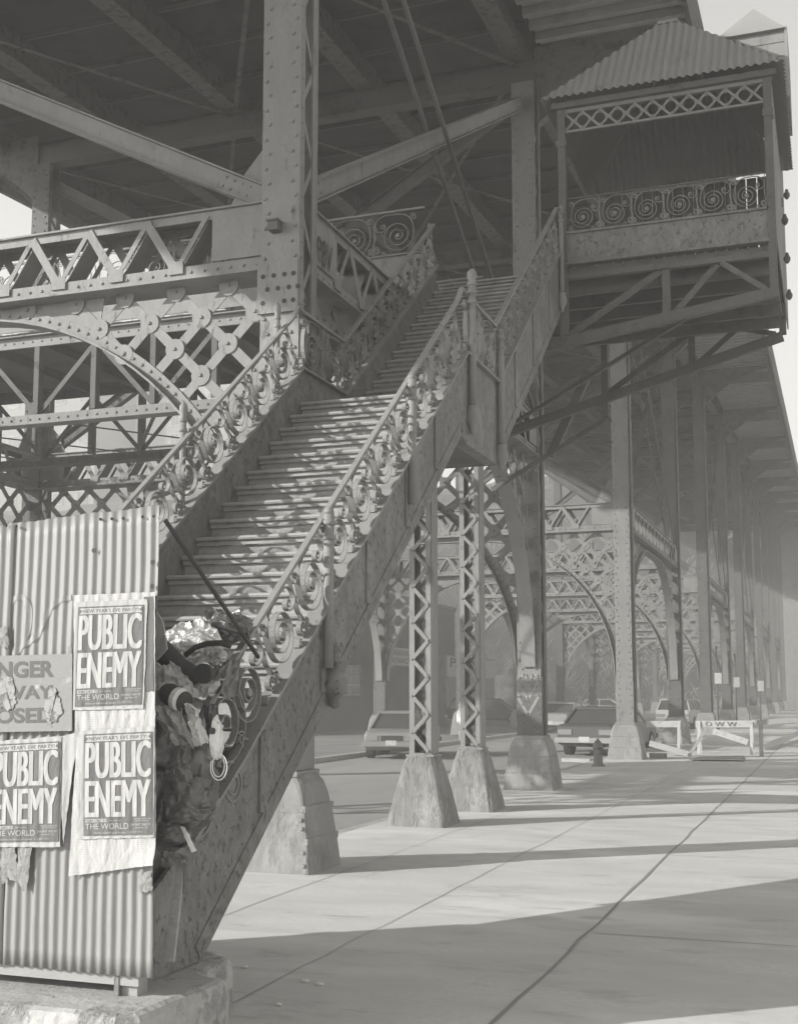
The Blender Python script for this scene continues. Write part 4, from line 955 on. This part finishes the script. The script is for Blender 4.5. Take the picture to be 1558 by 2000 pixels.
# ================================================================== STREET FURNITURE
p=onZ(1168,1497);hy=thing('fire_hydrant','dark fire hydrant on the kerb in front of the third column','hydrant',p)
mb=MB();mb.lathe((0,0,0),[(.16,0),(.16,.03),(.115,.04),(.11,.12),(.105,.40),(.13,.42),(.13,.45),(.12,.47),(.10,.54),(.05,.60),(.028,.61),(.028,.645),(0,.65)],16);mb.build('barrel',M_hydr,hy,smooth=False)
for d,r in(((0,-1,0),.07),((1,0,0),.05),((-1,0,0),.05)):
    mb=MB();D=Vector(d);mb.tube([D*.08+Vector((0,0,.34)),D*.15+Vector((0,0,.34)),D*.155+Vector((0,0,.34)),D*.185+Vector((0,0,.34))],[r*.8,r*.8,r,r],12);mb.build('nozzle',M_hydr,hy)
def sawhorse(label,a,b,z,lab=None,second=None,legs=(1,1)):
    c=(a+b)/2;t=thing('sawhorse_barricade',label,'barricade',(c.x,c.y,0),0,'white street barricades');O=t.location;mb=MB(O)
    a_,b_=Vector((a.x,a.y,z)),Vector((b.x,b.y,z+.02));mb.bar(a_,b_,.19,.035,(0,1,0));bo=mb.build('board',M_bwhite,t)
    for q,on in((a_.lerp(b_,.06),legs[0]),(a_.lerp(b_,.94),legs[1])):
        if not on: continue
        for s in(-1,1):
            mb=MB(O);mb.bar((q.x,q.y+s*.02,z+.09),(q.x,q.y+s*.30,.0),.085,.035,(0,1,0));mb.build('leg',M_bwhite,t)
    if second:
        mb=MB(O);mb.bar(second[0],second[1],.17,.03,(0,1,0));mb.build('lower_board',M_bwhite,t)
    if lab:
        L=a_.lerp(b_,.12);Rr=a_.lerp(b_,.88);
        m=MB(O);text_into(m,'D W W',L.x+.1,L.x+.95,z-.06,z+.07,min(a.y,b.y)-.03,.0);m.build('lettering',M_signink,t,fix=False)
    return t
Y=36.2
sawhorse('white sawhorse barricade half hidden by the third column',onY(1262,1420,37.5),onY(1330,1417,37.5),.78,legs=(0,1))
sawhorse('white sawhorse barricade lettered DWW with a fallen lower board',onY(1358,1415,Y),onY(1474,1411,Y),.83,True,(onY(1392,1428,Y-.05),onY(1460,1450,Y-.05)))
mb=MB();a,b=onZ(1345,1479),onY(1383,1417,35.2);c=a;mb=MB(c);mb.bar(a+Vector((0,0,.03)),b,.08,.04,(0,1,0));o=mb.build('plank',M_bwhite);o.location=c;tag(o,'white plank leaning against the lettered barricade','plank')
def plank(label,a,b,w,t,m=M_wood):
    a=Vector(a);b=Vector(b);mb=MB(a);mb.bar(a,b,w,t,(0,1,0));o=mb.build('plank',m);o.location=a;return tag(o,label,'plank')
plank('dark plank slanting down from the third column block',onY(1268,1452,34.5),onZ(1346,1478)+Vector((0,0,.06)),.16,.04)
a=onZ(1352,1486);b=onZ(1450,1485);c=(a+b)/2
mb=MB(c);mb.box(c+Vector((0,0,.05)),((b-a).length,.9,.035),.05);mb.box(c+Vector((.05,.1,.09)),((b-a).length*.9,.7,.03),.12);o=mb.build('plywood_sheets',M_wood);o.location=c;tag(o,'stack of plywood sheets lying on the sidewalk by the barricade','plywood')
p=onZ(1487,1478);t=thing('wooden_post','rough wooden post standing right of the barricades','post',p);mb=MB();mb.box((0,0,.46),(.10,.10,.95),.2);mb.build('post_body',M_wood,t)
plank('long plank running right from the wooden post',onZ(1490,1466)+Vector((0,0,.08)),onZ(1575,1436)+Vector((0,0,.22)),.2,.05,M_bwhite)
plank('grey rail nailed across at the top of the wooden post',onY(1478,1412,p.y-.08),onY(1558,1406,p.y-.08),.14,.04)
p=onZ(1285,1481);mb=MB(p);mb.box(p+Vector((0,0,.06)),(.45,.3,.13),.1);o=mb.build('stone_lump',M_stone);o.location=p;tag(o,'dark stone lump beside the third column block','stone')
# poles with notices
for i,(px,py,pb,w,h,l) in enumerate(((1405,1325,1428,.42,.62,'white notice on a thin pole between the fourth and fifth columns'),(1441,1333,1420,.40,.65,'white notice on a pole by the sixth column'),(1488,1340,1412,.45,.75,'small white notice on the farthest pole'))):
    b=onZ(px-2,pb);t=thing('notice_pole',l,'sign pole',b,0,'notice poles along the row');mb=MB();H=onY(px,py,b.y).z;mb.tube([(0,0,0),(0,0,H+1.5)],.04,8);mb.build('pole',M_steel2,t,smooth=True)
    mb=MB();mb.box((0.05,-.06,H),(w*.75,.01,h*.8));mb.build('notice_plate',M_bwhite,t)
b=onZ(1213,1478,-.1);b.y+=1.5;t=thing('parking_sign_pole','pole with stacked parking plates half hidden left of the third column','sign pole',b)
mb=MB();mb.tube([(0,0,0),(0,0,3.6)],.035,8);mb.build('pole',M_steel2,t,smooth=True)
H=onY(1210,1300,b.y).z;mb=MB();mb.box((-.08,-.05,H),(.30,.01,.46));mb.build('parking_plate',M_bwhite,t)
m=MB();text_into(m,'P',-.17,-.03,H,H+.16,-.058,.01);m.build('lettering',M_signink,t,fix=False)
mb=MB();mb.box((-.06,-.05,H-.55),(.16,.01,.42));mb.build('lower_plate',M_cgrey,t)
def pipe(label,X,Y,z0,z1,r=.04):
    mb=MB((X,Y,z0));mb.tube([(X,Y,z0),(X,Y,z1)],r,8);o=mb.build('drain_pipe',M_steel,smooth=True);o.location=(X,Y,z0);tag(o,label,'pipe','drain pipes on the columns')
for k in(1,2,3,4,5,6): pipe(f'drain pipe running down the street side of the {ORD[k]} right-row column',XA+CW/2+.055,YB+PB*k-.1,.96 if k<3 else .4,zf(YB+PB*k)-.1,.035)
mb=MB(onZ(1040,1480,-.1))
# kerb-side planks near the hydrant
plank('flat plank lying in the gutter left of the hydrant',onZ(1105,1484,-.06),onZ(1160,1486,-.06),.10,.5)
# ================================================================== CARS
def car(label,loc,rz,paint,L=5.0,wd=1.82,kind='sedan',group='cars parked beyond the viaduct'):
    t=thing('parked_car',label,'car',loc,rz,group);h=wd/2
    def sec(x,w,zb,zt,r=.09):
        q=[]
        for sy,sz,a0 in((1,1,0),(-1,1,90),(-1,-1,180),(1,-1,270)):
            for a in(0,45,90): q.append((x,sy*(w-r)+r*math.cos(R(a0+a)),(zt-r if sz>0 else zb+r)+r*math.sin(R(a0+a))))
        return q
    f=L/2;mb=MB()
    hood=.92 if kind!='van' else 1.0; trunk=.94 if kind=='sedan' else 1.0
    mb.loft([sec(-f,h*.90,.42,trunk-.08,.06),sec(-f+.06,h*.95,.34,trunk-.02,.08),sec(-f+.5,h*.985,.26,trunk),sec(-f+1.2,h,.24,trunk+.02),sec(0,h,.24,.96),sec(f-1.4,h,.24,hood),sec(f-.35,h*.97,.26,hood-.06),sec(f-.05,h*.93,.34,hood-.12,.08),sec(f,h*.88,.42,hood-.2,.06)])
    mb.build('body',paint,t,smooth=False)
    xs=(-f+.75,-f+1.35,.55,1.25) if kind=='sedan' else (-f+.15,-f+.45,.6,1.35)
    zt=1.38 if kind=='sedan' else 1.50
    g=MB();wb,wt=h*.93,h*.74
    B=[(xs[0],.93),(xs[3],.90)];T=[(xs[1],zt),(xs[2],zt)]
    vs=[(B[0][0],-wb,.93),(B[1][0],-wb,.90),(T[1][0],-wt,zt),(T[0][0],-wt,zt),(B[0][0],wb,.93),(B[1][0],wb,.90),(T[1][0],wt,zt),(T[0][0],wt,zt)]
    g.add(vs,[(0,1,2,3),(7,6,5,4),(0,3,7,4),(1,5,6,2)]);g.build('windows',M_cglass,t)
    mb=MB();mb.loft([sec(xs[1]-.08,wt*.99,zt-.03,zt+.015,.02),sec(xs[1]+.1,wt*1.02,zt-.03,zt+.045,.03),sec(xs[2]-.1,wt*1.02,zt-.03,zt+.045,.03),sec(xs[2]+.08,wt*.99,zt-.03,zt+.012,.02)])
    for s in(-1,1):
        for a,b in((0,3),(1,2)):
            p,q=Vector(vs[a+(0 if s<0 else 4)]),Vector(vs[b+(0 if s<0 else 4)]);mb.bar(p,q,.09,.06,(0,1,0))
        xm_=(xs[1]+xs[2])/2;mb.bar((xm_,s*wb*1.005,.93),(xm_,s*wt*1.01,zt),.07,.03,(0,1,0))
        if kind!='sedan': mb.bar((xs[1]+.45,s*wb*1.005,.93),(xs[1]+.5,s*wt*1.01,zt),.07,.03,(0,1,0))
    mb.build('roof',paint,t)
    for x,n in((f,1),(-f,-1)):
        mb=MB();mb.box((x+n*.06,0,.47),(.12,wd*.97,.15));mb.box((x+n*.01,0,.47),(.16,wd*1.0,.11));mb.build('bumper',M_chrome,t)
        mb=MB();mb.box((x+n*.126,0,.50),(.006,.32,.15)) ;mb.build('licence_plate',M_bwhite,t)
    for s in(-1,1):
        mb=MB();mb.box((f*1.0,s*h*.66,.64),(.05,.34,.15));mb.build('headlight',M_chrome,t)
        mb=MB();mb.box((-f-.005,s*h*.68,.70),(.05,.42,.15));mb.build('tail_light',M_cgrey,t)
    mb=MB();mb.box((f+.005,0,.64),(.04,h*.72,.15));mb.build('grille',M_black,t)
    for x in(-f+1.05,f-.95):
        for s in(-1,1):
            mb=MB();mb.disc((x,s*(h-.10),.32),.32,.21,'y',20);w=mb.build('wheel',M_black,t)
            mb=MB();mb.disc((x,s*(h+.005),.32),.19,.03,'y',16);mb.build('hubcap',M_chrome,w)
    return t
car('pale two-door sedan facing the camera beside the near lattice post',(-12.0,34.3,-.12),R(-80),M_cgrey,4.6).scale=(.92,.92,.92)
car('dark sedan seen from behind between the hydrant and the third column',(-6.62,38.2,-.12),R(84),M_cdark,5.1)
car('dark station wagon parked across the road by the farther lattice post',(-19.6,71.5,-.12),R(8),M_cdark,4.9,kind='wagon')
car('grey sedan behind the second column foot',(-11.9,58.0,-.12),R(80),M_cgrey)
car('white sedan seen side-on far across the road',(-16.2,91,-.12),R(12),M_cwhite)
car('pale hatchback seen from behind beside the fourth column',(-7.7,67.,-.12),R(84),M_cwhite,4.6,kind='wagon')
# ================================================================== BUILDINGS
b=thing('roadside_building','low dark brick building across the road with white painted sign band','building',(-24,55,0));O=b.location
mb=MB(O);mb.bx(-36,-24,50,79,-.2,7.2);mb.build('wall',M_brickd,b)
mb=MB(O);mb.bx(-36.2,-23.85,49.9,79.1,7.2,7.45);mb.build('roof',M_brickd,b)
def win(X,y0,y1,z0,z1):
    mb=MB(O);mb.bx(X+.001,X+.06,y0,y1,z0,z1);w=mb.build('window',M_trim,b)
    mb=MB(O);
    for i in range(3):
        for j in range(3):
            ya=y0+.08+(y1-y0-.1)*i/3;za=z0+.08+(z1-z0-.1)*j/3;mb.bx(X+.061,X+.07,ya,ya+(y1-y0)/3-.1,za,za+(z1-z0)/3-.1)
    mb.build('pane',M_glass,w)
win(-24,58.2,61.3,1.6,3.2);win(-24,64.5,66.5,3.2,4.6);win(-24,73,74.6,4.4,5.9);win(-24,70,71.5,1.3,3.0)
an=thing('garage_annex','pale garage annex with a sign band reading park here','building',(-23.2,78,0));O=an.location
mb=MB(O);mb.bx(-27,-22.6,72.5,84,-.2,4.1);mb.build('wall',M_siding,an)
mb=MB(O);mb.bx(-22.59,-22.5,72.5,84,2.75,4.0);mb.build('sign_band',M_bwhite,an)
def textX(mb,s,X,y0,y1,z0,z1,off=.02):
    a=MB();text_into(a,s,y0,y1,z0,z1,0,off);mb.add([(X,v[0],v[2]) for v in a.v],a.f)
mb=MB(O);textX(mb,'PARK',-22.49,73.0,79.6,3.35,3.95,.03);textX(mb,'HERE',-22.49,77.4,81.4,2.85,3.25,.03);mb.build('lettering',M_signink,an,fix=False)
mb=MB(O);mb.bx(-22.595,-22.53,76.2,78.0,-.1,2.5);mb.build('door',M_trim,an);mb=MB(O);mb.bx(-22.595,-22.53,79.2,80.4,1.2,2.3);mb.build('window',M_glass,an)
p=onX(780,1283,-22);sgn=thing('hanging_signboard','small pale signboard on the dark building beside the near lattice post','sign',p);mb=MB();mb.box((0,0,0),(.08,3.6,.95));mb.build('board',M_bwhite,sgn)
m=MB();
a=MB();text_into(a,'PARKING',-1.5,1.5,.05,.36,0,.01);text_into(a,'ENTRANCE',-1.5,1.5,-.36,-.06,0,.01);m.add([(.043,v[0],v[2]) for v in a.v],a.f);m.build('lettering',M_signink,sgn,fix=False)
def apartment(label,x0,x1,y,d,H,nw,rows,z0,ww=2.0,wh=2.0):
    t=thing('apartment_block',label,'apartment block',((x0+x1)/2,y,0),0,'apartment blocks beyond the viaduct');O=t.location
    mb=MB(O);mb.bx(x0,x1,y,y+d,-1,H);mb.build('wall',M_brick,t)
    dx=(x1-x0)/nw
    for i in range(nw):
        for j in range(rows):
            xc=x0+dx*(i+.5);z=z0+3.3*j
            mb=MB(O);mb.bx(xc-ww/2,xc+ww/2,y-.12,y-.001,z,z+wh);w=mb.build('window',M_trim,t)
            mb=MB(O);mb.bx(xc-ww/2+.14,xc-.06,y-.15,y-.121,z+.14,z+wh-.12);mb.bx(xc+.06,xc+ww/2-.14,y-.15,y-.121,z+.14,z+wh-.12);mb.build('pane',M_glass,w)
    mb=MB(O);mb.bx(x0-.4,x1+.4,y-.5,y+d+.4,H,H+1);mb.build('cornice',M_brick,t)
    return t
apartment('pale brick apartment block seen through the trusses at far left',-128,-110,165,20,62,4,11,22)
apartment('apartment block with a shaded flank in the middle of the gap',-107,-97,172,20,60,2,10,22)
apartment('pale apartment block just left of the stair railing',-95,-72,165,22,61,6,10,24)
# far stone wall across the road
w=MB();w.bx(-6,40,150,151,-.2,24);o=w.build('retaining_wall',M_stone);tag(o,'hazy stone retaining wall at the far end of the sidewalk','wall')
# ================================================================== TREES AND BRUSH
def tree_mesh(seed,H):
    rd=random.Random(seed);tr=MB();cr=MB()
    def rec(p,d,L,r,dep):
        q=p+d*L*.5+Vector((rd.uniform(-1,1),rd.uniform(-1,1),0))*L*.06;e=p+d*L
        (tr if dep<2 else cr).tube([p,q,e],[r,r*.85,r*.65],5 if dep<2 else 3,False)
        if dep>=5 or r<.006:return
        for i in range(rd.choice((2,3,3)) if dep else 4):
            nd=(d+Vector((rd.uniform(-1,1),rd.uniform(-1,1),rd.uniform(-.25,.7)))*.75).normalized();rec(p+d*L*rd.uniform(.55,1.),nd,L*rd.uniform(.55,.8),r*.58,dep+1)
    rec(Vector((0,0,-.3)),Vector((rd.uniform(-.15,.15),rd.uniform(-.15,.15),1)).normalized(),H*.32,H*.016,0)
    return tr,cr
protos=[]
spots=[(-27,62,7),(-29,78,8),(-30,92,9),(-28,104,8),(-31,118,9),(-27.5,128,7),(-34,84,9),(-36,100,10),(-38,122,10),(-33,140,9),(-40,150,11),(-29,150,8),(-44,135,11),(-36,66,8)]
for i,(x,y,H) in enumerate(spots):
    lab=f'bare leafless tree on the hillside beyond the far column row, {ORD[i]} from the building'
    if i<4:
        tr,cr=tree_mesh(i+3,8.);t=thing('bare_tree',lab,'tree',(x,y,hz(x,y)),i*1.3,'bare trees on the hillside');tr.build('trunk',M_bark,t,smooth=True,fix=False);cr.build('crown',M_bark,t,fix=False);protos.append(t)
    else: dup(protos[i%4],(x,y,hz(x,y)),i*1.7,lab)
mb=MB();rd=random.Random(5)
for i in range(9000):
    y=rd.uniform(45,190);x=-26+max(0,y-132)*1.1-abs(rd.gauss(0,15));z=hz(x,y)
    L=rd.uniform(.5,2.4);d=Vector((rd.uniform(-.8,.8),rd.uniform(-.8,.8),rd.uniform(.3,1))).normalized();p=Vector((x,y,z-.1));m_=p+d*L*.5+Vector((rd.uniform(-.2,.2),rd.uniform(-.2,.2),0));mb.tube([p,m_,p+d*L+Vector((0,0,-.2*L*rd.random()))],[.05,.035,.018],3,False)
M_twig=mat('dry_twigs',.36,.2,1.,.5,.2,.9,0,0)
o=mb.build('brush',M_twig,None,fix=False);tag(o,'tangle of dry brush over the hillside','brush',None,'stuff')
for i,(x,y,s) in enumerate(((-25.5,98,2.6),(-26,112,3.4),(-27,84,2.2))):
    blob('boulder',['dark rock outcrop at the foot of the hillside behind the far row','largest dark rock outcrop farther along the hillside foot','smaller dark rock near the annex'][i],(x,y,.6),(s,s*1.3,s*1.0),M_rock,40+i,.35,sub=3,cat='rock')
# ================================================================== LIGHT, AIR, CAMERA
AZ=R(38.5);EL=R(22)
w=bpy.data.worlds.new('World');S.world=w;w.use_nodes=True;nt=w.node_tree;bg=nt.nodes['Background']
sky=nt.nodes.new('ShaderNodeTexSky');sky.sky_type='NISHITA';sky.sun_disc=False;sky.sun_elevation=EL
# light travels toward (cos AZ, sin AZ): the sun stands at the opposite azimuth
sx,sy=-math.cos(AZ),-math.sin(AZ)
sky.sun_rotation=math.atan2(sx,sy);sky.air_density=1.;sky.dust_density=1.;sky.ozone_density=1.
bwn=nt.nodes.new('ShaderNodeRGBToBW');nt.links.new(sky.outputs[0],bwn.inputs[0])
mx=nt.nodes.new('ShaderNodeMix');mx.data_type='RGBA';mx.blend_type='MULTIPLY';mx.inputs[0].default_value=1;nt.links.new(bwn.outputs[0],mx.inputs[6]);mx.inputs[7].default_value=(1,.992,.97,1)
nt.links.new(mx.outputs[2],bg.inputs[0]);bg.inputs[1].default_value=SKY
l=bpy.data.lights.new('sun','SUN');l.energy=SUN;l.angle=R(.5);l.color=(1,.992,.97);lo=bpy.data.objects.new('sun',l);COL.objects.link(lo)
lo.rotation_euler=Vector((math.cos(EL)*math.cos(AZ),math.cos(EL)*math.sin(AZ),-math.sin(EL))).to_track_quat('-Z','Y').to_euler()
if HAZE>0:
    mb=MB();mb.bx(-170,90,-30,260,-1.4,66)
    hm=bpy.data.materials.new('air_haze');hm.use_nodes=True;n=hm.node_tree;n.nodes.clear();o_=n.nodes.new('ShaderNodeOutputMaterial');pv_=n.nodes.new('ShaderNodeVolumePrincipled')
    pv_.inputs['Color'].default_value=(1,.99,.965,1);pv_.inputs['Density'].default_value=HAZE;pv_.inputs['Anisotropy'].default_value=.2;n.links.new(pv_.outputs[0],o_.inputs['Volume'])
    o=mb.build('haze',hm);o['kind']='stuff'
S.cycles.volume_bounces=1 if hasattr(S.cycles,'volume_bounces') else 0
cam=bpy.data.cameras.new('camera');co=bpy.data.objects.new('camera',cam);COL.objects.link(co);S.camera=co
co.location=(0,0,HC);M3=Matrix((CR,CU,-CF)).transposed();co.rotation_euler=M3.to_euler()
cam.sensor_fit='HORIZONTAL';cam.sensor_width=36;cam.lens=36*FPX/1558;cam.shift_x=0;cam.shift_y=(Y0-1000)/1558;cam.clip_start=.05;cam.clip_end=2000
S.view_settings.view_transform='Standard';S.view_settings.look='None';S.view_settings.gamma=1;S.view_settings.exposure=EXPO
S.cycles.max_bounces=8;S.cycles.diffuse_bounces=4
